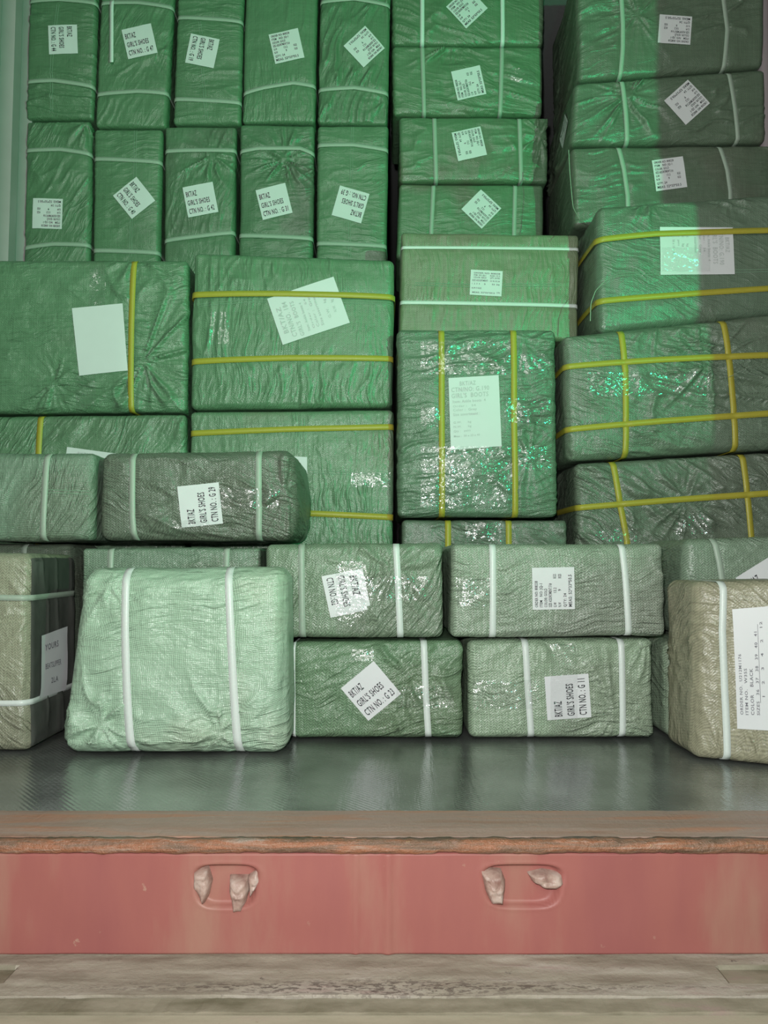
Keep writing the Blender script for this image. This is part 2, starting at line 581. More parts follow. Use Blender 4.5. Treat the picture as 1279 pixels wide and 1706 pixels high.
def lug(px_pts, thick, bulge, seed):
    """a forged lug of bare metal: an outlined plate with a domed, battered front"""
    P = [at_depth(a, b, SILL_Y) for a, b in px_pts]
    c = np.mean(P, axis=0)
    rings = 7
    V, F = [], []
    n0 = []
    # resample outline
    out = []
    for i in range(len(P)):
        a, b = P[i], P[(i + 1) % len(P)]
        for t in (0, 0.25, 0.5, 0.75):
            out.append(a * (1 - t) + b * t)
    out = np.array(out)
    n = len(out)
    for r in range(rings + 1):
        s = 1 - r / rings
        y = SILL_Y + 0.010 - thick * 0.8 * (1 - s ** 6)
        for p in out:
            q = c + (p - c) * s
            V.append((q[0], y, q[2]))
    V = np.array(V)
    V[:, 1] -= bulge * (vnoise(V * np.array([130, 0, 200]), seed) + 1.1 * (1 - np.abs(vnoise(V * np.array([20, 0, 150]), seed + 9))) ** 3) * np.repeat(1 - np.array([1 - r / rings for r in range(rings + 1)]) ** 6, n)
    for r in range(rings):
        for i in range(n):
            j = (i + 1) % n
            F.append((r * n + i, r * n + j, (r + 1) * n + j, (r + 1) * n + i))
    V = V.tolist()
    # sides back into the pocket
    b = len(V)
    for p in out:
        V.append((p[0], SILL_Y + 0.022, p[2]))
    for i in range(n):
        j = (i + 1) % n
        F.append((b + i, b + j, j, i))
    return mesh_obj('locking_lug', V, F, M_BARE, sill)


for pts, th, bg, sd in (
        ([(322, 1450), (345, 1447), (352, 1470), (347, 1492), (338, 1512), (331, 1495), (320, 1480)], 0.020, 0.003, 1),
        ([(381, 1462), (412, 1462), (415, 1482), (408, 1508), (402, 1521), (388, 1522), (384, 1500), (380, 1482)], 0.024, 0.003, 2),
        ([(412, 1462), (428, 1452), (434, 1468), (424, 1486), (414, 1500)], 0.014, 0.003, 3),
        ([(799, 1448), (836, 1452), (843, 1470), (839, 1509), (819, 1510), (806, 1482)], 0.024, 0.003, 4),
        ([(880, 1458), (905, 1452), (938, 1458), (942, 1474), (930, 1483), (905, 1481), (888, 1472)], 0.020, 0.004, 5)):
    lug(pts, th, bg, sd).__setitem__('label', 'bare worn metal lug')

# weathered ledge under the sill, with the cut-out pocket at the right and a notch at the left
LZ = -0.1665
L0, L1 = 1.20, 1.053
gx = np.linspace(WALL_L - 0.05, WALL_R + 0.05, 420)
gy = np.linspace(L0, L1, 46)
GX, GY = np.meshgrid(gx, gy)
Z = np.full_like(GX, LZ)
Z += (0.0012 * vnoise(np.stack([GX.ravel() * 18, GY.ravel() * 60, GX.ravel() * 0], 1), 9)).reshape(Z.shape)


def ground_at(px, py, z):
    r = ray(px, py)
    t = (z - CAM_Z) / r[2]
    return r[0] * t, r[1] * t


ra = ground_at(1192, 1609, LZ)
rb = ground_at(1215, 1636, LZ)
inset = (GX > ra[0] + (ra[1] - GY) * (rb[0] - ra[0]) / (ra[1] - rb[1])) & (GY < ra[1]) & (GY > rb[1])
Z[inset] -= 0.005
la = ground_at(32, 1609, LZ)
lb = ground_at(0, 1640, LZ)
inset = (GX < la[0] + (la[1] - GY) * (lb[0] - la[0]) / (la[1] - lb[1])) & (GY < la[1]) & (GY > lb[1])
Z[inset] -= 0.005
nr, nc = GX.shape
V = np.stack([GX.ravel(), GY.ravel(), Z.ravel()], 1).tolist()
F = [(i * nc + j, i * nc + j + 1, (i + 1) * nc + j + 1, (i + 1) * nc + j) for i in range(nr - 1) for j in range(nc - 1)]
F = [f[::-1] for f in F]
b0 = len(V)
V += [(x, L1 + 0.001, LZ - 0.022) for x in gx]
F += [((nr - 1) * nc + j, (nr - 1) * nc + j + 1, b0 + j + 1, b0 + j) for j in range(nc - 1)]
ledge = structure(mesh_obj('trim_4', V, F, M_LEDGE, smooth=False))
ledge.data.materials.append(M_DOCK_EDGE)
for p_ in ledge.data.polygons:
    c_ = p_.center
    if c_.z < LZ - 0.0015 and c_.y > L1 + 0.005:
        p_.material_index = 1
structure(profile_x('trim_5', [(1.051, -0.1690), (1.051, -0.20), (1.024, -0.20), (1.024, -0.1715)],
                    WALL_L - 0.05, WALL_R + 0.05, M_DOCK_EDGE, wob=0.0012, nx=300, seed=8))
structure(box_obj('trim_6', (WALL_L - 0.2, WALL_R + 0.2, 0.60, 1.0225, -0.215, -0.1745), M_DOCK))

# ------------------------------------------------------------------ text
_text = {}


def text_vf(s):
    if s in _text:
        return _text[s]
    cu = bpy.data.curves.new('lettering', 'FONT')
    cu.body = s
    cu.resolution_u = 2
    cu.offset = 0.012
    cu.space_character = 1.12
    ob = bpy.data.objects.new('lettering', cu)
    me = bpy.data.meshes.new_from_object(ob)
    V = np.array([v.co[:] for v in me.vertices])
    F = [tuple(p.vertices) for p in me.polygons]
    bpy.data.objects.remove(ob)
    bpy.data.curves.remove(cu)
    bpy.data.meshes.remove(me)
    V[:, 0] -= V[:, 0].min()
    V[:, 0] /= V[:, 0].max()
    V[:, 1] /= 0.73
    _text[s] = (V, F)
    return _text[s]


def shoe_lines(no):
    return [('BKT/AZ', .07, .42, .655, .835), ("GIRL'S SHOES", .07, .80, .375, .545), ('CTN NO. : G ' + no, .07, .90, .10, .27)]


def detail_lines(item='ITEM   NO: JQ-1', color='COLOR: GOLD', w='13.2', n='9', meas='MEAS: 52*33*50.5'):
    return [('ORDER NO: 808228', .06, .68, .875, .945), (item, .06, .62, .765, .835), (color, .06, .50, .655, .725),
            ('SIZE ASSORTMENT:31#', .06, .62, .545, .62), ('G.W', .06, .17, .435, .505), (w, .40, .52, .435, .505), ('KGS', .74, .84, .435, .51),
            ('N.W', .06, .17, .325, .395), (n, .44, .48, .325, .395), ('KGS', .74, .84, .315, .39),
            ('QTY: 24', .06, .38, .20, .27), (meas, .06, .82, .07, .15)]


def two_column_lines():
    return [('ORDER NO: 808228', .10, .92, .85, .91), ('ITEM  NO: JQ-1', .10, .48, .76, .82), ('KGS 13.2', .62, .92, .76, .82),
            ('COLOR: GOLD', .10, .50, .67, .73), ('QTY: 24 PRS', .62, .92, .67, .73), ('SIZE ASSORTMENT:', .06, .56, .55, .62),
            ('31 32 33 34', .62, .92, .55, .61), ('1  2  3  4', .06, .30, .42, .48), ('5', .44, .48, .42, .48), ('35 36', .68, .92, .42, .48),
            ('N.W 9 KGS', .06, .36, .25, .31), ('MEAS: 52*33*50.5', .08, .78, .08, .14), ('CTN', .84, .94, .10, .16)]


def sheet_lines():
    return [('BKT/AZ', .22, .54, .885, .945), ('CTN/NO: G.190', .05, .80, .80, .865), ("GIRL'S  BOOTS", .05, .78, .715, .78),
            ('Item: Ankle boots  4', .07, .72, .645, .685), ('Order :   54', .07, .52, .585, .615), ('Color :  Grey', .07, .54, .53, .565),
            ('Size assortment :', .07, .60, .465, .505), ('G.W.     kg', .07, .42, .36, .39), ('N.W.     kg', .07, .42, .30, .33),
            ('Qty :   pairs', .07, .40, .24, .27), ('Meas :  50 x 33 x 40', .07, .58, .17, .20)]


# ------------------------------------------------------------------ bundles
TOPS = {}


class Bundle:
    def __init__(self, S):
        self.S = S
        d = S['d']
        dl, dr = d if isinstance(d, tuple) else (d, d)
        q = S['q']
        TL, TR = at_depth(*q[0], dl), at_depth(*q[1], dr)
        BR, BL = at_depth(*q[2], dr), at_depth(*q[3], dl)
        zb = S.get('zb')
        if zb is not None:
            if isinstance(zb, str):
                xa, ya, xb, yb = TOPS[zb]
                za = ya + (BL[0] - xa) / (xb - xa) * (yb - ya) + 0.0035
                zc = ya + (BR[0] - xa) / (xb - xa) * (yb - ya) + 0.0035
            elif isinstance(zb, tuple):
                za, zc = zb
            else:
                za = zc = zb
            # keep the drawn slope of the sides while moving the foot
            tl = (TL[2] - za) / (TL[2] - BL[2])
            tr = (TR[2] - zc) / (TR[2] - BR[2])
            BL = np.array([TL[0] + (BL[0] - TL[0]) * min(tl, 1.2), dl, za])
            BR = np.array([TR[0] + (BR[0] - TR[0]) * min(tr, 1.2), dr, zc])
        self.C = [TL, TR, BR, BL]
        TOPS[S['id']] = (TL[0], TL[2], TR[0], TR[2])
        self.D = S.get('D', 0.34)
        self.W = float(np.linalg.norm((TR + BR) / 2 - (TL + BL) / 2))
        self.H = float(np.linalg.norm((TL + TR) / 2 - (BL + BR) / 2))
        self.half = np.array([self.W / 2, self.D / 2, self.H / 2])
        self.r = S.get('r', 0.022) * 0.72
        self.seed = S.get('seed', abs(hash_str(S['id'])) % 97)
        self.org = np.array([(BL[0] + BR[0]) / 2, (dl + dr) / 2 + self.D / 2, min(BL[2], BR[2])])
        # straps as front-face curves
        self.straps = []
        for st in S.get('straps', []):
            kind, pts = st[0], st[1]
            uw = np.array([self.px_uw(*p) for p in pts])
            if kind == 'v':
                o = np.argsort(uw[:, 1])
                self.straps.append(('v', uw[o, 1], uw[o, 0], st))
            elif kind == 'h':
                o = np.argsort(uw[:, 0])
                self.straps.append(('h', uw[o, 0], uw[o, 1], st))
        self.flat = []
        for lb in S.get('labels', []):
            if 'px' in lb:
                uw = np.array([self.px_uw(*p) for p in lb['px']])
                c = uw.mean(0)
                R = np.max(np.hypot((uw[:, 0] - c[0]) * self.W / 2, (uw[:, 1] - c[1]) * self.H / 2))
                self.flat.append((c[0] * self.W / 2, c[1] * self.H / 2, R))
        self.rad = []
        for w in S.get('wr', []):
            if w[0] == 'rad':
                u, v = self.px_uw(*w[1])
                self.rad.append((u * self.W / 2, v * self.H / 2, w[2], w[3], w[4]))
        self.dirs = [w for w in S.get('wr', []) if w[0] == 'dir']

    def px_uw(self, px, py):
        """front-face parameters (-1..1) of the place seen at a pixel"""
        TL, TR, BR, BL = self.C
        u = w = 0.0
        for _ in range(12):
            a, b = (u + 1) / 2, (w + 1) / 2
            P = (BL * (1 - a) + BR * a) * (1 - b) + (TL * (1 - a) + TR * a) * b
            T = at_depth(px, py, P[1])
            du = ((BR - BL) * (1 - b) + (TR - TL) * b) / 2
            dw = ((TL - BL) * (1 - a) + (TR - BR) * a) / 2
            M = np.array([[du[0], dw[0]], [du[2], dw[2]]])
            s = np.linalg.solve(M, np.array([T[0] - P[0], T[2] - P[2]]))
            u += s[0]
            w += s[1]
        return u, w

    def smooth_local(self, p):
        """rounded box + soft bulge + strap pinch; p are (N,3) cuboid params in [-1,1]; returns metric local and normals"""
        q = p * self.half
        inner = np.clip(q, -(self.half - self.r), self.half - self.r)
        dv = q - inner
        ln = np.linalg.norm(dv, axis=1, keepdims=True)
        nrm = dv / np.maximum(ln, 1e-9)
        Q = inner + nrm * self.r
        # edges are never perfectly straight: pull them in a little
        wob = self.S.get('wob', 0.0035)
        n1 = vnoise(q * 9 + self.seed, self.seed) * 0.5 + 0.5
        n2 = vnoise(q * 9 + 40 + self.seed, self.seed + 1) * 0.5 + 0.5
        Q[:, 0] -= np.sign(q[:, 0]) * wob * n1 * np.abs(p[:, 0]) ** 3
        Q[:, 2] -= np.sign(q[:, 2]) * wob * n2 * np.abs(p[:, 2]) ** 3
        bul = self.S.get('bulge', 0.008)
        front = np.clip(-nrm[:, 1], 0, 1)
        Q[:, 1] -= bul * front * (1 - p[:, 0] ** 4) * (1 - p[:, 2] ** 4)
        sb = self.S.get('side', 0.0)
        if sb:
            Q[:, 0] += np.where(np.sign(nrm[:, 0]) == np.sign(sb), nrm[:, 0], 0) * abs(sb) * (1 - p[:, 2] ** 2) * (1 - p[:, 1] ** 2 * 0.5)
        att = np.ones(len(p))
        for kind, k, v, st in self.straps:
            if kind == 'v':
                dist = np.abs(p[:, 0] - np.interp(p[:, 2], k, v)) * self.half[0]
                act = 1 - sstep(np.abs(nrm[:, 0]), 0.5, 0.9)
            else:
                dist = np.abs(p[:, 2] - np.interp(p[:, 0], k, v)) * self.half[2]
                act = 1 - sstep(np.abs(nrm[:, 2]), 0.5, 0.9)
            Q -= nrm * (self.S.get('pinch', 0.003) * np.exp(-(dist / 0.012) ** 2) * act)[:, None]
            att = att * (1 - np.exp(-(dist / 0.014) ** 2) * act)
        for (cx, cz, R) in self.flat:
            dist = np.hypot(q[:, 0] - cx, q[:, 2] - cz)
            f = 1 - sstep(dist, R * 0.85, R * 1.25)
            att = att * (1 - f * np.clip(front, 0, 1))
        return Q, nrm, att

    def wrinkle(self, p):
        q = p * self.half
        h = np.zeros(len(p))
        sd = self.seed
        X, Y, Z = q[:, 0] + q[:, 1] * 0.6, q[:, 1], q[:, 2] + q[:, 1] * 0.3
        warp = 0.012 * vnoise(np.stack([X * 14, Z * 14, Y * 10], 1), sd + 5)
        for (_, th, lam, amp) in self.dirs:
            c, s = math.cos(math.radians(th)), math.sin(math.radians(th))
            al = X * c + Z * s
            ac = -X * s + Z * c + warp
            n = vnoise(np.stack([ac / lam, al / (lam * 7), Y * 6], 1), sd + 11)
            m = sstep(vnoise(np.stack([X * 7, Z * 7, Y * 7 + 3], 1), sd + 12), -0.5, 0.5)
            h += 2.1 * amp * m * ((1 - np.abs(n)) ** 5 - 0.35)
            n2 = vnoise(np.stack([ac / lam * 2.3, al / (lam * 5), Y * 6], 1), sd + 13)
            h += 0.75 * amp * m * ((1 - np.abs(n2)) ** 4 - 0.4)
        for (cx, cz, k, amp, R) in self.rad:
            dx, dz = X - cx + warp * 0.8, Z - cz + warp * 0.8
            rho = np.hypot(dx, dz) + 1e-6
            cs, sn = dx / rho, dz / rho
            n = vnoise(np.stack([cs * k, sn * k, rho * 5], 1), sd + 21)
            m = np.exp(-(rho / R) ** 2) * sstep(rho, 0.0, 0.03)
            h += 2.0 * amp * m * ((1 - np.abs(n)) ** 5 - 0.35)
            n2 = vnoise(np.stack([cs * k * 2.2, sn * k * 2.2, rho * 7], 1), sd + 22)
            h += 0.7 * amp * m * ((1 - np.abs(n2)) ** 4 - 0.4)
        h += self.S.get('soft', 0.0022) * vnoise(np.stack([X * 22, Z * 22, Y * 22], 1), sd + 31)
        return h

    def to_world(self, Q):
        TL, TR, BR, BL = self.C
        a = (Q[:, 0] / self.half[0] + 1) / 2
        b = (Q[:, 2] / self.half[2] + 1) / 2
        a, b = a[:, None], b[:, None]
        P = (BL * (1 - a) + BR * a) * (1 - b) + (TL * (1 - a) + TR * a) * b
        P[:, 1] += Q[:, 1] + self.half[1]
        return P

    def surf(self, p, off=0.0, wrinkled=False):
        Q, n, att = self.smooth_local(p)
        if wrinkled:
            h = self.wrinkle(p) * att
            h = h * (1 - 0.85 * sstep(np.abs(n[:, 2]), 0.3, 0.9)) * (1 - 0.6 * sstep(np.abs(n[:, 0]), 0.4, 0.95))
            h = np.where(np.abs(n[:, 2]) > 0.3, np.minimum(h, 0.0004), h)
            if self.S.get('flatside'):
                h = np.where(n[:, 0] > 0.3, np.minimum(h, 0) * 0.5, h)
            Q = Q + n * np.where(h > 0, h, h)[:, None]
        Q = Q + n * (off[:, None] if isinstance(off, np.ndarray) else off)
        return self.to_world(Q)

    def body(self):
        cell = self.S.get('cell', 0.0042)
        nx, ny, nz = [max(6, int(round(2 * h / c))) for h, c in zip(self.half, (cell, cell * 2.2, cell))]
        U, Vv, W = np.linspace(-1, 1, nx + 1), np.linspace(-1, 1, ny + 1), np.linspace(-1, 1, nz + 1)
        pts, faces, base = [], [], 0

        def grid(A, B, f, flip):
            nonlocal base
            a, b = np.meshgrid(A, B, indexing='ij')
            P = f(a.ravel(), b.ravel())
            m, n = len(A), len(B)
            i, j = np.meshgrid(np.arange(m - 1), np.arange(n - 1), indexing='ij')
            i, j = i.ravel(), j.ravel()
            q = np.stack([i * n + j, (i + 1) * n + j, (i + 1) * n + j + 1, i * n + j + 1], 1) + base
            if flip:
                q = q[:, ::-1]
            pts.append(P)
            faces.append(q)
            base += len(P)
        one = np.ones_like
        grid(U, W, lambda a, b: np.stack([a, -one(a), b], 1), False)
        grid(U, W, lambda a, b: np.stack([a, one(a), b], 1), True)
        grid(Vv, W, lambda a, b: np.stack([one(a), a, b], 1), False)
        grid(Vv, W, lambda a, b: np.stack([-one(a), a, b], 1), True)
        grid(U, Vv, lambda a, b: np.stack([a, b, one(a)], 1), False)
        grid(U, Vv, lambda a, b: np.stack([a, b, -one(a)], 1), True)
        P = np.concatenate(pts)
        Fq = np.concatenate(faces)
        key = np.round(P * 20000).astype(np.int64)
        _, idx, inv = np.unique(key, axis=0, return_index=True, return_inverse=True)
        inv = inv.reshape(-1)
        P = P[idx]
        Fq = inv[Fq]
        return self.surf(P, 0.0, True), Fq

    def ribbon(self, path, side, width, off, thick=0.0008):
        """closed thin strip: path (N,3) params of the middle, side (N,3) unit metric direction across"""
        n = len(path)
        rows = []
        for s, o in ((-1, off), (1, off), (1, off + thick), (-1, off + thick)):
            p = path + side * (s * width / 2) / self.half
            rows.append(self.surf(np.clip(p, -1, 1), o))
        V = np.stack(rows, 1).reshape(-1, 3)
        F = []
        for i in range(n - 1):
            for a in range(4):
                b = (a + 1) % 4
                F.append((i * 4 + a, i * 4 + b, (i + 1) * 4 + b, (i + 1) * 4 + a))
        F.append((0, 3, 2, 1))
        e = (n - 1) * 4
        F.append((e, e + 1, e + 2, e + 3))
        return V, F

    def strap_path(self, kind, k, v, st):
        hx, hy, hz = self.half
        step = 0.005
        if kind == 'v':
            ny, nz = max(4, int(2 * hy / step / 1.5)), int(2 * hz / step)
            ft, fb = float(np.interp(1, k, v)), float(np.interp(-1, k, v))
            a = [(ft, y, 1) for y in np.linspace(1, -1, ny)]
            b = [(float(np.interp(w, k, v)), -1, w) for w in np.linspace(1, -1, nz)]
            c = [(fb, y, -1) for y in np.linspace(-1, 1, ny)]
            side = np.array([1.0, 0, 0])
        else:
            ny, nx = max(4, int(2 * hy / step / 1.5)), int(2 * hx / step)
            fl, fr = float(np.interp(-1, k, v)), float(np.interp(1, k, v))
            a = [(-1, y, fl) for y in np.linspace(1, -1, ny)]
            b = [(u, -1, float(np.interp(u, k, v))) for u in np.linspace(-1, 1, nx)]
            c = [(1, y, fr) for y in np.linspace(-1, 1, ny)]
            side = np.array([0, 0, 1.0])
        P = np.array(a + b[1:] + c[1:])
        return P, np.tile(side, (len(P), 1))

    def build(self):
        S = self.S
        root = empty('wrapped_bundle', tuple(self.org), S['label'], 'bundle', S.get('group'))
        V, F = self.body()
        a, k = S['mat']
        fold = self.dirs[0][1] if self.dirs else 0.0
        mesh_obj('woven_wrapping', V, F, make_woven(*a, fold=float(fold), **k), root, origin=self.org)
        for n_i, (kind, k, v, st) in enumerate(self.straps):
            mat, width = st[2], st[3]
            off = 0.0008 + 0.0009 * (kind == 'h') + (st[4] if len(st) > 4 else 0)
            P, sd = self.strap_path(kind, k, v, st)
            V, F = self.ribbon(P, sd, width, off)
            mesh_obj('strap', V, F, mat, root, origin=self.org)
        for sm in S.get('seams', []):
            uw = np.array([self.px_uw(*p) for p in sm])
            n = 70
            t = np.linspace(0, 1, n)
            tt = np.linspace(0, 1, len(uw))
            u, w = np.interp(t, tt, uw[:, 0]), np.interp(t, tt, uw[:, 1])
            P = np.stack([u, -np.ones(n), w], 1)
            vert = abs((uw[-1, 0] - uw[0, 0]) * self.W) < abs((uw[-1, 1] - uw[0, 1]) * self.H)
            side = np.tile(np.array([1.0, 0, 0]) if vert else np.array([0, 0, 1.0]), (n, 1))
            VV, FF = [], []
            for o in (-0.0035, 0.0035):
                Q = P + side * o / self.half
                rows = []
                for s, of in ((-1, 0.0), (1, 0.0), (1, 0.0011), (-1, 0.0011)):
                    rows.append(self.surf(np.clip(Q + side * (s * 0.0009) / self.half, -1, 1), of, True))
                V = np.stack(rows, 1).reshape(-1, 3)
                b = len(VV)
                VV += V.tolist()
                for i in range(n - 1):
                    for a in range(4):
                        c = (a + 1) % 4
                        FF.append((b + i * 4 + a, b + i * 4 + c, b + (i + 1) * 4 + c, b + (i + 1) * 4 + a))
            mesh_obj('stitched_seam', VV, FF, M_THREAD, root, origin=self.org)
        for lb in S.get('labels', []):
            self.label(lb, root)
        for tp in S.get('tape', []):
            self.tape(tp, root)
        for ex in S.get('extra', []):
            ex(self, root)
        return root

    def lab_param(self, lb):
        if 'px' in lb:
            return np.array([(u, -1.0, w) for u, w in (self.px_uw(*p) for p in lb['px'])])
        return np.array(lb['p'], dtype=float)

    def label(self, lb, root):
        C = self.lab_param(lb)      # TL, TR, BR, BL as one reads it

        def mp(x, y):
            x, y = x[:, None], y[:, None]
            return (C[3] * (1 - x) + C[2] * x) * (1 - y) + (C[0] * (1 - x) + C[1] * x) * y
        n = 13
        g = np.linspace(0, 1, n)
        X, Yy = np.meshgrid(g, g)
        X, Yy = X.ravel(), Yy.ravel()
        off = lb.get('off', 0.0022)
        cut = lb.get('cut')
        P = mp(X, Yy)
        curl = 0.0010 * vnoise(np.stack([X * 4, Yy * 4, X * 0 + self.seed], 1), 3)
        V = self.surf(P, off + curl * 0.5)
        F = []
        for i in range(n - 1):
            for j in range(n - 1):
                if cut and (g[j] + g[j + 1]) / 2 * cut[0] + (g[i] + g[i + 1]) / 2 * cut[1] > cut[2]:
                    continue
                F.append((i * n + j, i * n + j + 1, (i + 1) * n + j + 1, (i + 1) * n + j))
        V, F = V.tolist(), F
        # thin underside so that the paper has two faces
        lab = mesh_obj(lb.get('name', 'paper_label'), V, F, M_LABEL, root, origin=self.org)
        VV, FF = [], []
        for (s, x0, x1, y0, y1) in lb.get('lines', []):
            tv, tf = text_vf(s)
            x = x0 + tv[:, 0] * (x1 - x0)
            y = y0 + tv[:, 1] * (y1 - y0)
            W = self.surf(mp(x, y), off + 0.0011)
            b = len(VV)
            VV += W.tolist()
            FF += [tuple(b + i for i in f) for f in tf]
        for (x0, y0, x1, y1, wd) in lb.get('rules', []):
            dx, dy = x1 - x0, y1 - y0
            L = math.hypot(dx, dy)
            ox, oy = -dy / L * wd / 2, dx / L * wd / 2
            W = self.surf(mp(np.array([x0 + ox, x1 + ox, x1 - ox, x0 - ox]), np.array([y0 + oy, y1 + oy, y1 - oy, y0 - oy])), off + 0.0011)
            b = len(VV)
            VV += W.tolist()
            FF.append((b, b + 1, b + 2, b + 3))
        if VV:
            t = mesh_obj('printed_text', VV, FF, lb.get('ink', M_INK), lab, smooth=False, origin=self.org)
        return lab

    def tape(self, tp, root):
        if isinstance(tp, dict):
            C = np.array(tp['p'], dtype=float)
        else:
            x0, y0, x1, y1 = tp
            C = np.array([(u, -1.0, w) for u, w in (self.px_uw(a, b) for a, b in ((x0, y0), (x1, y0), (x1, y1), (x0, y1)))])
        wd = np.linalg.norm((C[1] - C[0]) * self.half)
        ht = np.linalg.norm((C[0] - C[3]) * self.half)
        nx, ny = max(4, int(wd / 0.005)), max(4, int(ht / 0.005))
        X, Yy = np.meshgrid(np.linspace(0, 1, nx + 1), np.linspace(0, 1, ny + 1))
        x, y = X.ravel()[:, None], Yy.ravel()[:, None]
        P = (C[3] * (1 - x) + C[2] * x) * (1 - y) + (C[0] * (1 - x) + C[1] * x) * y
        cr = 0.0007 * vnoise(np.stack([x[:, 0] * wd * 90, y[:, 0] * ht * 90, x[:, 0] * 0], 1), self.seed + 2)
        V = self.surf(np.clip(P, -1, 1), 0.0036 + cr, True)
        n = nx + 1
        F = [(i * n + j, i * n + j + 1, (i + 1) * n + j + 1, (i + 1) * n + j) for i in range(ny) for j in range(nx)]
        mesh_obj('clear_tape', V, F, M_TAPE, root, origin=self.org)


def hash_str(s):
    h = 7
    for c in s:
        h = (h * 31 + ord(c)) % 1000003
    return h


W_, Y_, D_ = M_WHITE_STRAP, M_YELLOW_STRAP, M_DULL_STRAP
GREEN = (0.105, 0.200, 0.115)
OLIVE = (0.13, 0.15, 0.10)
G_UP = 'shoe cartons stood on end in the upper left'


def rot_label(cx, cy, size, deg, h=None):
    """label corners in pixels in reading order, turned deg counter-clockwise"""
    a = math.radians(deg)
    h = h or size
    out = []
    for x, y in ((-1, 1), (1, 1), (1, -1), (-1, -1)):
        X, Yy = x * size / 2, y * h / 2
        out.append((cx + X * math.cos(a) - Yy * math.sin(a), cy - (X * math.sin(a) + Yy * math.cos(a))))
    return out


def shoe(cx, cy, size, deg, no, **kw):
    return dict(px=rot_label(cx, cy, size, deg), lines=shoe_lines(no), **kw)


def detail(cx, cy, size, deg, h=None, **kw):
    return dict(px=rot_label(cx, cy, size, deg, h), lines=kw.pop('lines', None) or detail_lines(), **kw)


B = []

# --- front of the load, standing on the steel floor
B.append(dict(id='S_left', q=[(-70, 905), (120, 905), (120, 1100), (-70, 1100)], d=1.93, D=0.20, zb=0.004, cell=0.012, mat=woven((0.14, 0.18, 0.13)),
              straps=[('v', [(40, 1000)], D_, .014)], label='woven bundle buried behind the tan bundle in the far left corner'))
B.append(dict(id='S_pillow', q=[(135, 1067), (470, 1067), (470, 1200), (135, 1200)], d=1.79, D=0.32, zb=0.004, cell=0.012, mat=woven((0.16, 0.22, 0.16)),
              straps=[('v', [(200, 1100)], W_, .014), ('v', [(400, 1100)], W_, .014)], label='woven bundle hidden on the floor behind the bright pale-green bundle'))
B.append(dict(id='tan_left', flatside=True, q=[(-75, 920), (52, 921), (50, 1257), (-75, 1257)], d=1.638, D=0.245, zb=0.004, r=0.03, bulge=0.006,
              mat=woven((0.27, 0.285, 0.20), patch_amt=0.25, style='herring', weave=0.4),
              straps=[('h', [(0, 995), (48, 996)], D_, .012, .0022), ('h', [(0, 1171), (48, 1171)], W_, .012)],
              wr=[('rad', (20, 1040), 2.2, 0.006, 0.14), ('rad', (45, 1230), 2.0, 0.006, 0.1), ('dir', -40, 0.03, 0.003)],
              label='tan bundle with dark plastic side and white paper slip, floor at far left'))
B.append(dict(id='pillow', q=[(134, 946), (480, 943), (481, 1262), (92, 1265)], d=1.612, D=0.135, zb=0.004, r=0.048, bulge=0.012, pinch=0.004, soft=0.003,
              mat=woven((0.335, 0.48, 0.35), patch=(0.42, 0.48, 0.36), patch_amt=0.4, style='dot', weave=0.55, rough=0.38, coat=0.5),
              straps=[('v', [(211, 950), (211, 1050), (214, 1150), (220, 1262)], W_, .0165), ('v', [(381, 948), (386, 1050), (391, 1150), (398, 1258)], W_, .0165)],
              wr=[('dir', 5, 0.035, 0.002), ('rad', (330, 1240), 1.6, 0.010, 0.09), ('rad', (130, 1225), 1.8, 0.010, 0.09), ('rad', (150, 990), 1.8, 0.006, 0.07)],
              cell=0.0036, label='large bright pale-green bundle with two white straps, standing on the floor'))
B.append(dict(id='tan_right', q=[(1152, 968), (1352, 966), (1352, 1300), (1153, 1270)], d=(1.585, 1.50), D=0.155, zb=0.004, r=0.028, bulge=0.006,
              mat=woven((0.29, 0.275, 0.19), patch=(0.27, 0.25, 0.17), patch_amt=0.3, style='herring', weave=0.33),
              straps=[('v', [(1204, 985), (1201, 1050), (1205, 1150), (1212, 1280)], W_, .0135)],
              labels=[dict(name='packing_list', px=[(1225, 1213), (1217, 1014), (1345, 1003), (1352, 1219)][0:1] + [(1217, 1014), (1343, 1004), (1350, 1220)], ink=M_MID_INK,
                           lines=[('ORDER NO.  U212M1176', .12, .62, .915, .955), ('ITEM NO.   W35S', .12, .50, .845, .885), ('COLOR    BLACK', .12, .50, .765, .81),
                                  ('SIZES   36   37   38   39   40   41', .12, .80, .69, .73), ('1    2    3    4    2    12', .27, .88, .615, .65)],
                           rules=[(.22, .675, .86, .675, .006)])],
              wr=[('rad', (1165, 1100), 2.0, 0.007, 0.10), ('dir', -65, 0.04, 0.002), ('rad', (1180, 1010), 2.0, 0.004, 0.08)],
              label='tan bundle with large white packing list and one white strap at the floor edge'))
B.append(dict(id='g23', q=[(480, 1068), (773, 1066), (773, 1233), (480, 1235)], d=1.755, D=0.33, zb=0.004,
              mat=woven((0.135, 0.225, 0.13), patch=(0.15, 0.19, 0.12), weave=0.55),
              straps=[('v', [(486, 1068), (485, 1234)], W_, .0145), ('v', [(706, 1068), (709, 1150), (714, 1233)], W_, .0145)],
              labels=[shoe(618, 1150, 71, 40, '23')], tape=[(585, 1080, 622, 1100), (660, 1142, 756, 1178)],
              wr=[('rad', (600, 1160), 2.6, 0.008, 0.17), ('rad', (735, 1150), 2.4, 0.006, 0.09), ('dir', 15, 0.03, 0.002)],
              label='green woven bundle on the floor with tilted white label numbered G 23'))
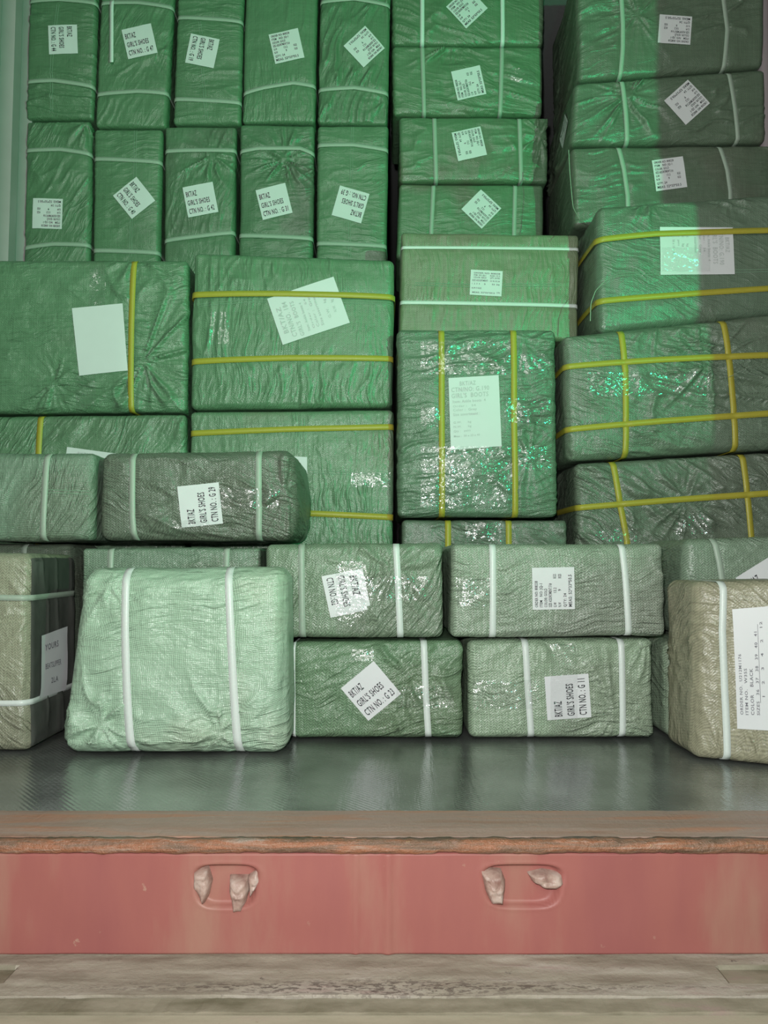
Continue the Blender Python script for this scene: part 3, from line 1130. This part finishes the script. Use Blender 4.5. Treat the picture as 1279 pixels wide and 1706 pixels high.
B.append(dict(id='g11', q=[(778, 1065), (1089, 1062), (1093, 1235), (780, 1235)], d=1.755, D=0.33, zb=0.004,
              mat=woven((0.26, 0.345, 0.24), patch=(0.24, 0.27, 0.21), weave=0.6),
              straps=[('v', [(874, 1066), (878, 1150), (885, 1235)], W_, .0145), ('v', [(1034, 1064), (1037, 1235)], W_, .0145)],
              labels=[shoe(944, 1160, 73, 94, '11')], tape=[(785, 1132, 895, 1180), (915, 1072, 960, 1228)],
              wr=[('rad', (820, 1090), 2.0, 0.007, 0.09), ('rad', (1010, 1090), 2.2, 0.009, 0.09), ('rad', (950, 1220), 2.5, 0.007, 0.12), ('dir', 3, 0.035, 0.0015)],
              label='pale green bundle on the floor with upright white label numbered G 11'))
B.append(dict(id='f9', q=[(1107, 1066), (1400, 1066), (1400, 1232), (1110, 1232)], d=1.755, D=0.33, zb=0.004, r=0.03,
              mat=woven((0.26, 0.335, 0.24), weave=0.6), tape=[(1118, 1125, 1148, 1180)], straps=[('v', [(1330, 1100)], W_, .0145)],
              wr=[('dir', 30, 0.04, 0.003)], label='pale green bundle mostly hidden behind the tan bundle with packing list'))
B.append(dict(id='f3', q=[(135, 912), (434, 911), (434, 1062), (135, 1062)], d=1.79, D=0.32, zb='S_pillow', r=0.012,
              mat=woven((0.155, 0.225, 0.16), weave=0.6), straps=[('v', [(185, 930)], D_, .0135), ('v', [(378, 930)], D_, .0135)],
              wr=[('dir', 0, 0.04, 0.0015)], label='green bundle of which only a strip shows above the bright pale-green bundle'))
B.append(dict(id='g2', q=[(440, 906), (739, 902), (739, 1063), (440, 1066)], d=1.76, D=0.33, zb='g23',
              mat=woven((0.175, 0.245, 0.165), patch=(0.17, 0.20, 0.15), weave=0.55),
              straps=[('v', [(502, 912), (504, 1065)], D_, .0145), ('v', [(660, 908), (667, 1062)], W_, .0145)],
              labels=[dict(px=[(604, 947), (618, 1014), (551, 1029), (536, 960)], lines=[('BKT/AZ', .12, .60, .655, .835), ("GIRL'S SHOES", .07, .82, .375, .545), ('CTN NO.:G2', .07, .72, .10, .27)], cut=(1, 1, 1.86))],
              tape=[(560, 935, 610, 1055), (600, 960, 720, 1000)],
              wr=[('dir', 60, 0.03, 0.004), ('rad', (580, 990), 2.4, 0.005, 0.14), ('dir', 2, 0.03, 0.0015)],
              label='green bundle whose square label with a torn corner reads G2 sideways'))
B.append(dict(id='jq', q=[(750, 906), (1106, 904), (1112, 1061), (750, 1061)], d=1.735, D=0.31, zb='g11', r=0.018,
              mat=woven((0.235, 0.30, 0.22), patch=(0.21, 0.23, 0.19), patch_amt=0.7, weave=0.65),
              straps=[('v', [(820, 906), (820, 1060)], W_, .0145), ('v', [(1035, 905), (1041, 970), (1047, 1058)], W_, .0145)],
              labels=[detail(920, 980, 70, 91)], tape=[(758, 962, 815, 1010)],
              wr=[('dir', 8, 0.03, 0.003), ('rad', (1085, 1020), 2.2, 0.008, 0.07), ('rad', (1070, 950), 1.8, 0.005, 0.05)],
              label='long pale green bundle, second tier, with small square label of printed carton details'))
B.append(dict(id='f6', q=[(1140, 897), (1420, 888), (1420, 1062), (1142, 1062)], d=1.76, D=0.29, zb='f9', r=0.026, side=-0.012,
              mat=woven((0.185, 0.25, 0.18), weave=0.55), straps=[('v', [(1189, 898), (1196, 935), (1202, 975)], D_, .0145)],
              labels=[dict(px=rot_label(1275, 975, 78, 32), lines=shoe_lines('5'))],
              wr=[('dir', -25, 0.03, 0.006), ('dir', 35, 0.035, 0.004)],
              label='green bundle above and behind the tan bundle with packing list, label corner showing'))
# --- third tier at the left
B.append(dict(id='f1', q=[(-75, 752), (159, 753), (156, 906), (-75, 904)], d=1.80, D=0.33, zb=0.449,
              mat=woven((0.165, 0.245, 0.175), patch_amt=0.3, weave=0.75, style='dot'), straps=[('v', [(80, 757), (72, 905)], D_, .0145)],
              seams=[[(82, 819), (150, 821)]], wr=[('dir', 65, 0.04, 0.003), ('rad', (150, 830), 2.0, 0.006, 0.07)],
              label='green bundle at the left edge with one pale strap and no label, third tier'))
B.append(dict(id='g29', q=[(164, 753), (488, 747), (488, 907), (163, 907)], d=1.80, D=0.33, zb=0.449, r=0.034, side=0.018,
              mat=woven((0.125, 0.155, 0.115), patch=(0.12, 0.13, 0.10), weave=0.6),
              straps=[('v', [(221, 755), (221, 860), (224, 905)], D_, .0145), ('v', [(431, 752), (432, 850), (431, 905)], D_, .0145)],
              labels=[shoe(335, 842, 69, 96, '29')], tape=[(365, 814, 466, 847), (290, 868, 350, 890)],
              wr=[('dir', -15, 0.035, 0.007), ('rad', (400, 860), 2.4, 0.007, 0.12), ('rad', (240, 870), 2.0, 0.006, 0.08)],
              label='grey-green bundle on the third tier with sideways white label numbered G 29'))
# --- big bundles with yellow straps
B.append(dict(id='S_l', q=[(-70, 960), (309, 960), (309, 1100), (-70, 1100)], d=2.19, D=0.42, zb=0.004, cell=0.014, mat=woven((0.12, 0.2, 0.13)),
              straps=[('v', [(68, 1000)], Y_, .017)], label='woven bundle hidden at the bottom of the far left pile'))
B[-1]['fixtop'] = 0.365
B.append(dict(id='S_m', q=[(317, 960), (655, 960), (655, 1100), (317, 1100)], d=2.19, D=0.42, zb=0.004, cell=0.014, fixtop=0.365, mat=woven((0.12, 0.2, 0.13)),
              straps=[('h', [(400, 1000)], Y_, .017)], label='woven bundle hidden at the bottom of the middle pile'))
B.append(dict(id='S_r', q=[(957, 990), (1325, 990), (1325, 1100), (957, 1100)], d=2.12, D=0.42, zb=0.004, cell=0.014, fixtop=0.285, mat=woven((0.12, 0.16, 0.12)),
              straps=[('v', [(1040, 1050)], Y_, .017)], label='woven bundle hidden at the bottom of the far right pile'))
B.append(dict(id='l2', q=[(-60, 692), (311, 689), (309, 900), (-60, 900)], d=2.17, D=0.44, zb=0.368, mat=woven(tuple(x * 1.12 for x in GREEN), patch=(0.12, 0.17, 0.11), patch_amt=.4, weave=0.3, off=1), r=0.02,
              straps=[('v', [(68, 697), (66, 752)], Y_, .0165)], labels=[dict(px=[(114, 745), (200, 757), (188, 850), (102, 840)], lines=sheet_lines(), ink=M_FAINT_INK)],
              wr=[('dir', 55, 0.04, 0.004)], label='green bundle under the blank-sheet bundle, its own sheet just peeping out'))
B.append(dict(id='l1', q=[(-40, 431), (314, 431), (311, 687), (-40, 689)], d=2.17, D=0.44, zb='l2', r=0.022, bulge=0.012,
              mat=woven(tuple(x * 1.1 for x in GREEN), patch=(0.13, 0.16, 0.11), patch_amt=.35, weave=0.3, off=2),
              straps=[('v', [(224, 438), (221, 540), (219, 687)], Y_, .0165)], labels=[dict(name='blank_sheet', px=[(123, 516), (207, 508), (215, 619), (135, 628)])],
              tape=[(152, 444, 178, 512), (128, 628, 162, 682)],
              wr=[('rad', (165, 640), 3.0, 0.011, 0.22), ('rad', (160, 450), 2.4, 0.008, 0.13), ('rad', (15, 680), 2.2, 0.008, 0.1)],
              label='big green bundle with a blank white sheet and one yellow strap'))
B.append(dict(id='m2', q=[(315, 685), (657, 681), (655, 900), (315, 900)], d=2.17, D=0.44, zb=0.368, mat=woven((0.135, 0.235, 0.14), patch=(0.17, 0.20, 0.13), patch_amt=.6, weave=0.35, off=3), r=0.02,
              straps=[('h', [(322, 722), (480, 715), (652, 711)], Y_, .0165), ('h', [(440, 852), (655, 862)], Y_, .0165)],
              seams=[[(515, 786), (640, 792)]], labels=[dict(px=[(512, 762), (512, 850), (420, 850), (420, 758)], lines=sheet_lines(), ink=M_FAINT_INK)],
              tape=[(585, 788, 650, 812)], wr=[('dir', 88, 0.03, 0.002)],
              label='green bundle with yellow straps directly behind the G 29 bundle'))
B.append(dict(id='m1', q=[(320, 418), (658, 431), (654, 679), (315, 674)], d=2.17, D=0.44, zb='m2', r=0.024, bulge=0.012,
              mat=woven((0.11, 0.215, 0.12), patch=(0.12, 0.20, 0.12), patch_amt=.3, weave=0.35, wr=0.7, off=4),
              straps=[('h', [(323, 492), (480, 492), (655, 496)], Y_, .0165, .0032), ('h', [(321, 603), (480, 598), (652, 598)], Y_, .0165)],
              seams=[[(332, 509), (420, 503), (655, 506)]],
              labels=[dict(px=[(472, 577), (446, 500), (556, 463), (583, 540)][0:1] + [(446, 500), (556, 463), (583, 540)], ink=M_FAINT_INK,
                           lines=[('BKT/AZ', .20, .75, .86, .93), ('CTN/NO. 184', .08, .82, .76, .83), ("GIRL'S  BOOTS", .05, .78, .66, .72), ('Item: Ankle boots 4', .10, .70, .56, .60),
                                  ('Order :  54', .12, .75, .49, .52), ('Color :  Grey', .12, .80, .42, .46), ('Size assortment :', .12, .84, .35, .39), ('G.W.   kg', .22, .62, .22, .26), ('N.W.   kg', .30, .56, .12, .16)])],
              tape=[(350, 522, 382, 575)],
              wr=[('dir', 88, 0.03, 0.003), ('dir', 60, 0.05, 0.002)], label='big green bundle with tilted white sheet under two yellow straps'))
B.append(dict(id='c7', q=[(668, 865), (946, 865), (945, 1000), (665, 1000)], d=2.14, D=0.44, zb=0.004, r=0.016,
              mat=woven((0.125, 0.165, 0.12), patch=(0.13, 0.14, 0.11), weave=0.4, off=5),
              straps=[('v', [(746, 865), (746, 903)], Y_, .0165), ('v', [(847, 865), (847, 903)], Y_, .0165)], tape=[(775, 868, 835, 900)],
              wr=[('dir', -10, 0.03, 0.003)], label='dark green bundle squeezed beneath the tall GIRL\'S BOOTS bundle'))
B.append(dict(id='c6', q=[(661, 547), (927, 547), (931, 861), (661, 860)], d=2.12, D=0.44, zb='c7', r=0.022, bulge=0.014,
              mat=woven((0.12, 0.19, 0.125), patch=(0.12, 0.15, 0.115), weave=0.4, off=6),
              straps=[('v', [(735, 545), (735, 700), (736, 860)], Y_, .0165), ('v', [(855, 545), (855, 700), (858, 860)], Y_, .0165)],
              labels=[dict(px=[(746, 632), (829, 627), (834, 745), (750, 751)], lines=sheet_lines(), ink=M_FAINT_INK)],
              tape=[(700, 570, 850, 626), (862, 590, 915, 625), (838, 665, 918, 706), (700, 745, 852, 848), (862, 745, 918, 785), (700, 680, 732, 712)],
              wr=[('dir', 5, 0.022, 0.005), ('rad', (790, 600), 2.6, 0.008, 0.12), ('rad', (800, 800), 2.6, 0.007, 0.13), ('rad', (890, 720), 2.4, 0.006, 0.1)],
              label="tall shiny green bundle with two vertical yellow straps and a GIRL'S BOOTS sheet"))
B.append(dict(id='r6', q=[(957, 771), (1325, 750), (1325, 960), (962, 960)], d=2.10, D=0.44, zb=0.288, r=0.024,
              mat=woven((0.13, 0.165, 0.12), patch=(0.14, 0.15, 0.115), weave=0.45, off=7),
              straps=[('v', [(1020, 768), (1033, 850), (1043, 900)], Y_, .0165), ('v', [(1236, 755), (1243, 820), (1250, 895)], Y_, .0165), ('h', [(962, 846), (1120, 833), (1279, 822)], Y_, .0165)],
              tape=[(990, 880, 1060, 902), (1125, 855, 1190, 890)],
              wr=[('dir', -35, 0.028, 0.007), ('rad', (1060, 880), 2.6, 0.008, 0.12)], label='grey-green bundle with crossed yellow straps, lower of the crossed-strap pair'))
B.append(dict(id='r5', q=[(936, 558), (1325, 518), (1325, 745), (944, 768)], d=2.09, D=0.44, zb='r6', r=0.026, bulge=0.014,
              mat=woven((0.13, 0.18, 0.125), patch=(0.13, 0.15, 0.115), weave=0.45, off=8),
              straps=[('v', [(1033, 545), (1039, 620), (1041, 762)], Y_, .0165), ('v', [(1203, 530), (1212, 610), (1224, 748)], Y_, .0165),
                      ('h', [(943, 611), (1100, 601), (1279, 593)], Y_, .0165), ('h', [(944, 716), (1100, 703), (1279, 690)], Y_, .0165)],
              tape=[(975, 622, 1180, 662)],
              wr=[('dir', -18, 0.028, 0.009), ('rad', (1100, 650), 2.8, 0.007, 0.18), ('rad', (1010, 570), 2.2, 0.007, 0.1)], label='grey-green bundle with crossed yellow straps, upper of the crossed-strap pair'))
B.append(dict(id='r4', q=[(994, 342), (1325, 318), (1325, 520), (996, 542)], d=2.13, D=0.40, zb='r5', r=0.028, side=-0.010,
              mat=woven((0.12, 0.175, 0.12), patch=(0.12, 0.14, 0.105), weave=0.35, wr=0.6, off=9),
              straps=[('h', [(998, 400), (1090, 392), (1279, 386)], Y_, .0165, .0032), ('h', [(1000, 502), (1150, 491), (1279, 482)], Y_, .0165)],
              seams=[[(1000, 470), (1030, 458), (1279, 452)]],
              labels=[dict(px=[(1218, 381), (1221, 459), (1098, 460), (1097, 380)], lines=sheet_lines(), ink=M_FAINT_INK)], tape=[(1100, 415, 1180, 455)],
              wr=[('dir', -25, 0.03, 0.004), ('rad', (1010, 370), 2.2, 0.008, 0.1), ('rad', (1140, 370), 2.0, 0.005, 0.1)],
              label='big bundle at the right with white sheet on its side beneath yellow strap'))
B.append(dict(id='c5', q=[(668, 385), (966, 390), (963, 545), (664, 545)], d=2.26, D=0.40, zb='c6', r=0.016, bulge=0.006,
              mat=woven((0.165, 0.215, 0.125), patch=(0.20, 0.16, 0.12), patch_amt=.8, weave=0.3, wr=0.5, off=10.4),
              straps=[('h', [(668, 412), (960, 415)], W_, .009), ('h', [(668, 504), (958, 510)], W_, .011)],
              seams=[[(690, 474), (780, 477), (930, 476)]], labels=[detail(809, 473, 53, -3, 42, lines=two_column_lines(), ink=M_MID_INK)],
              wr=[('dir', 86, 0.04, 0.0022)], label='flat olive bundle with two thin white straps on top of the tall bundle'))

def loose_twine(pts):
    def f(b, root):
        P = np.array([at_depth(*p) for p in pts])
        t = np.linspace(0, len(P) - 1, 60)
        C = np.stack([np.interp(t, range(len(P)), P[:, k]) for k in range(3)], 1)
        for _ in range(6):
            C[1:-1] = (C[:-2] + C[1:-1] * 2 + C[2:]) / 4
        V, F = [], []
        for i, c in enumerate(C):
            for a in range(5):
                an = a * 2 * math.pi / 5
                V.append((c[0] + 0.0014 * math.cos(an), c[1] + 0.0014 * math.sin(an), c[2]))
        for i in range(len(C) - 1):
            for a in range(5):
                bb = (a + 1) % 5
                F.append((i * 5 + a, i * 5 + bb, i * 5 + 5 + bb, i * 5 + 5 + a))
        mesh_obj('loose_twine', V, F, M_PALE_THREAD, root, origin=b.org)
    return f


# --- upper middle column: four small bundles lying flat
G_MID = 'flat bundles piled in the upper middle column'
for i_, sp in enumerate((
    dict(id='c4', q=[(664, 305), (906, 306), (906, 383), (660, 383)], zb='c5', straps=[('v', [(722, 305), (718, 382)], D_, .0135), ('v', [(858, 308), (856, 382)], D_, .0135)],
         labels=[detail(801, 350, 47, 136)], wr=[('dir', 5, 0.03, 0.003)], label='lowest flat bundle of the upper middle column, with diamond-turned label'),
    dict(id='c3', q=[(664, 193), (913, 194), (914, 302), (664, 302)], zb='c4', straps=[('v', [(723, 195), (726, 302)], D_, .0135), ('v', [(865, 198), (868, 303)], D_, .0135)],
         labels=[detail(781, 242, 49, -77)], wr=[('dir', 3, 0.03, 0.003), ('rad', (850, 250), 2.4, 0.009, 0.12)], label='flat bundle with right end crumpled, second from bottom of upper middle column'),
    dict(id='c2', q=[(652, 75), (905, 76), (904, 189), (653, 188)], zb='c3', straps=[('v', [(703, 75), (706, 188)], D_, .0135), ('v', [(836, 75), (833, 188)], D_, .0135)],
         labels=[detail(780, 141, 49, 103)], tape=[(850, 118, 892, 148)], wr=[('dir', -12, 0.03, 0.006), ('rad', (700, 100), 2.6, 0.012, 0.10)],
         label='flat bundle with green sparkle on its tape, second from top of middle column'),
    dict(id='c1', q=[(652, -50), (908, -50), (906, 72), (652, 71)], zb='c2', straps=[('v', [(703, -50), (703, 72)], W_, .0135), ('v', [(836, -50), (837, 72)], W_, .0135)],
         labels=[detail(777, 16, 49, 43)], wr=[('dir', -20, 0.03, 0.005)], label='topmost flat bundle of the upper middle column, cut by the frame'))):
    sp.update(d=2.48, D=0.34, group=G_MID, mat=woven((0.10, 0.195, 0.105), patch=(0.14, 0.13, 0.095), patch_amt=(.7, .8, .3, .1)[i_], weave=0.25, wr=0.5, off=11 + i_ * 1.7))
    sp.setdefault('r', 0.018)
    B.append(sp)

# --- upper right stack
G_RIGHT = 'dark bundles piled in the upper right'


for i_, sp in enumerate((
    dict(id='r3', q=[(950, 243), (1290, 239), (1292, 324), (954, 331)], zb='r4', straps=[('v', [(1030, 248), (1038, 285), (1044, 327)], D_, .0135), ('v', [(1198, 243), (1210, 285), (1215, 320)], D_, .0135)],
         labels=[detail(1113, 292, 52, 8)], wr=[('dir', 5, 0.03, 0.004), ('rad', (1260, 280), 2.2, 0.01, 0.12)],
         extra=[loose_twine([(947, 250, 2.25), (949, 290, 2.25), (954, 345, 2.22), (966, 368, 2.17), (978, 372, 2.10)])],
         label='lowest of the three dark bundles upper right, label nearly level'),
    dict(id='r2', q=[(956, 137), (1276, 112), (1278, 237), (948, 242)], zb='r3', straps=[('v', [(1035, 135), (1041, 190), (1044, 240)], D_, .0135), ('v', [(1213, 118), (1223, 180), (1229, 232)], D_, .0135)],
         labels=[detail(1142, 173, 54, -138), dict(p=[(-1, -.42, .62), (-1, -.10, .10), (-1, -.42, -.55), (-1, -.72, .05)], lines=detail_lines())],
         wr=[('dir', 10, 0.03, 0.005), ('rad', (985, 190), 2.6, 0.012, 0.12)], label='middle of the three dark bundles upper right, label turned like a diamond'),
    dict(id='r1', q=[(960, -55), (1276, -55), (1273, 109), (962, 134)], zb='r2', straps=[('v', [(1032, -30), (1036, 40), (1036, 80), (1033, 130)], D_, .0135), ('v', [(1201, -20), (1210, 50), (1206, 112)], D_, .0135)],
         labels=[detail(1122, 53, 54, 176, 47)], wr=[('dir', 15, 0.035, 0.005), ('rad', (1000, 60), 2.2, 0.006, 0.12)], label='topmost dark bundle upper right, label upside down'))):
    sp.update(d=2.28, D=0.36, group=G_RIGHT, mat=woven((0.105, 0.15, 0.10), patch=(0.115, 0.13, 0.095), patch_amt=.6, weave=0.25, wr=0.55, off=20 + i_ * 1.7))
    sp.setdefault('r', 0.022)
    B.append(sp)

# --- upper left grid: ten cartons standing on end, two tiers
row_b = [
    dict(id='b1', q=[(43, 200), (153, 200), (150, 432), (37, 432)], zb=1.273, straps=[('h', [(43, 251), (100, 250), (152, 257)], D_, .0135), ('h', [(38, 414), (90, 408), (150, 409)], D_, .0135)],
         labels=[detail(81, 358, 50, 178)], wr=[('rad', (97, 225), 2.4, 0.010, 0.10), ('dir', 60, 0.03, 0.003)],
         label='lower-tier upright carton beside the left wall, with upside-down printed details label'),
    dict(id='b2', q=[(156, 213), (271, 214), (266, 432), (153, 432)], zb=1.273, straps=[('h', [(156, 265), (270, 271)], D_, .0135), ('h', [(153, 418), (263, 422)], D_, .0135)],
         seams=[[(226, 215), (226, 298)], [(220, 366), (218, 430)]], labels=[shoe(225, 332, 50, -51, '40')], wr=[('dir', 5, 0.03, 0.0018)],
         label='upright green carton with diamond-turned label numbered G 40'),
    dict(id='b3', q=[(274, 209), (395, 209), (390, 432), (272, 432)], zb=1.297, straps=[('h', [(278, 252), (390, 251)], D_, .0135), ('h', [(273, 402), (388, 388)], D_, .0135)],
         labels=[shoe(335, 335, 51, 11, '42')], wr=[('rad', (300, 290), 2.2, 0.008, 0.09), ('rad', (375, 280), 2.2, 0.008, 0.08), ('dir', 80, 0.03, 0.002)],
         label='upright green carton with slightly tilted label numbered G 42'),
    dict(id='b4', q=[(399, 206), (525, 207), (521, 432), (397, 432)], zb=1.297, straps=[('h', [(398, 253), (430, 248), (500, 248), (522, 256)], D_, .0135), ('h', [(398, 393), (517, 398)], D_, .0135)],
         labels=[shoe(457, 338, 51, 14, '31')], wr=[('rad', (420, 290), 2.6, 0.013, 0.09), ('rad', (495, 300), 2.4, 0.009, 0.09)],
         label='crumpled dark upright carton with label numbered G 31'),
    dict(id='b5', q=[(528, 208), (648, 208), (645, 440), (525, 436)], zb=1.30, straps=[('h', [(528, 242), (588, 242), (645, 250)], D_, .0135), ('h', [(525, 406), (642, 411)], D_, .0135)],
         seams=[[(587, 210), (585, 310)], [(582, 372), (582, 430)]], labels=[shoe(584, 343, 51, 164, '39')], wr=[('dir', 3, 0.04, 0.002)],
         label='upright green carton with upside-down label numbered G 39'),
]
row_a = [
    dict(id='a1', q=[(48, -45), (165, -45), (155, 196), (42, 194)], zb='b1', straps=[('h', [(48, 3), (100, 1), (165, 6)], D_, .0135), ('h', [(44, 137), (90, 136), (158, 145)], D_, .0135)],
         seams=[[(98, 10), (88, 100), (86, 190)]], labels=[shoe(107, 69, 48, -88, '44')], wr=[('dir', -5, 0.03, 0.004)],
         label='upright green carton beside the left wall with sideways label numbered G 44'),
    dict(id='a2', q=[(168, -45), (293, -45), (277, 211), (157, 208)], zb='b2', straps=[('h', [(172, 6), (230, 6), (286, 13)], D_, .0135), ('h', [(163, 158), (230, 154), (277, 156)], D_, .0135)],
         labels=[shoe(234, 72, 50, 13, '47')], wr=[('rad', (195, 120), 2.4, 0.007, 0.10), ('dir', 65, 0.035, 0.003)], loose=True,
         label='upright green carton with a loose hanging strap end and label numbered G 47'),
    dict(id='a3', q=[(296, -45), (408, -45), (401, 206), (287, 205)], zb='b3', straps=[('h', [(294, 30), (404, 37)], D_, .0135), ('h', [(290, 166), (402, 172)], D_, .0135)],
         seams=[[(333, 38), (336, 60)], [(338, 116), (344, 200)]], labels=[shoe(338, 88, 49, -102, '19')], wr=[('dir', 2, 0.03, 0.003)],
         label='upright green carton with sideways tilted label numbered G 19'),
    dict(id='a4', q=[(409, -45), (531, -45), (525, 205), (402, 204)], zb='b4', straps=[('h', [(406, 156), (440, 148), (488, 140), (523, 144)], D_, .0135)],
         labels=[detail(478, 80, 50, 13)], wr=[('dir', 88, 0.05, 0.0015)],
         label='smooth upright green carton, top tier, with printed details label slightly tilted'),
    dict(id='a5', q=[(533, -45), (652, -45), (646, 206), (528, 205)], zb='b5', straps=[('h', [(530, 4), (590, 0), (646, 9)], D_, .0135), ('h', [(528, 151), (590, 148), (645, 156)], D_, .0135)],
         labels=[detail(607, 81, 49, -137)], wr=[('dir', 75, 0.025, 0.006), ('rad', (595, 10), 2.4, 0.007, 0.12), ('rad', (590, 195), 2.4, 0.006, 0.06)],
         label='upright green carton with vertical folds and diamond-turned printed details label'),
]


def loose_end(b, root):
    u0, w0 = b.px_uw(188, 4)
    u1, w1 = b.px_uw(188, 108)
    t = np.linspace(0, 1, 30)
    P = np.stack([u0 + (u1 - u0) * t, -np.ones(30), w0 + (w1 - w0) * t], 1)
    V, F = b.ribbon(P, np.tile(np.array([1.0, 0, 0]), (30, 1)), 0.0125, 0.006)
    mesh_obj('loose_strap_end', V, F, M_WHITE_STRAP, root, origin=b.org)['label'] = 'loose bright strap end'


for i_, sp in enumerate(row_b + row_a):
    g = [1.0, 1.05, .95, .9, 1.05, 1.0, 1.05, 1.05, 1.05, 1.0][i_]
    pa = [.2, .2, .5, .8, .3, .1, .1, .1, .1, .1][i_]
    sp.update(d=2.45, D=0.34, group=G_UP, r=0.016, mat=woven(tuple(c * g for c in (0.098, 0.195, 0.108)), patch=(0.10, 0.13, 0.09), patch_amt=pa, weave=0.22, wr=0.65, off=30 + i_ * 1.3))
    if sp.pop('loose', False):
        sp['extra'] = [loose_end]
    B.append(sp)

for S in B:
    if S['id'] == 'r5':
        S['extra'] = [loose_twine([(1172, 642, 2.062), (1190, 632, 2.058), (1215, 628, 2.056), (1245, 612, 2.056), (1290, 600, 2.060)])]
    if S['id'] == 'r4':
        S['extra'] = [loose_twine([(1040, 459, 2.108), (1010, 466, 2.112), (992, 484, 2.118), (984, 505, 2.122), (983, 535, 2.122)])]
built = {}
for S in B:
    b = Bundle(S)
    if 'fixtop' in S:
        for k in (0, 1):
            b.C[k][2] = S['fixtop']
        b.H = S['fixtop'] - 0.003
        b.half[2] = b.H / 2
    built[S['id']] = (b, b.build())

# the dark plastic side of the tan bundle at the far left, with its slip of paper
b, root = built['tan_left']
film = np.array([(1, -0.93, 0.96), (1, 0.95, 0.96), (1, 0.95, -0.96), (1, -0.93, -0.96)])
n1, n2 = 60, 80
X, Yy = np.meshgrid(np.linspace(0, 1, n1), np.linspace(0, 1, n2))
x, y = X.ravel()[:, None], Yy.ravel()[:, None]
P = (film[3] * (1 - x) + film[2] * x) * (1 - y) + (film[0] * (1 - x) + film[1] * x) * y
hh = 0.0010 + 0.0030 * (1 - np.abs(vnoise(np.stack([x[:, 0] * 6, y[:, 0] * 1.5, y[:, 0] * 0], 1), 14))) ** 3
V = b.surf(P, hh, False)
F = [(i * n1 + j, i * n1 + j + 1, (i + 1) * n1 + j + 1, (i + 1) * n1 + j) for i in range(n2 - 1) for j in range(n1 - 1)]
o = mesh_obj('plastic_side_cover', V, F, M_DARK_FILM, root, origin=b.org)
o['label'] = 'dark crinkled plastic side'
b.label(dict(name='paper_slip', p=[(1, -0.62, 0.14), (1, 0.50, 0.18), (1, 0.44, -0.52), (1, -0.66, -0.50)], off=0.0052, ink=M_MID_INK,
             lines=[('YOURS', .12, .62, .74, .84), ('BEATSLIPPER', .14, .72, .44, .53), ('2LA', .36, .62, .19, .28)]), root)
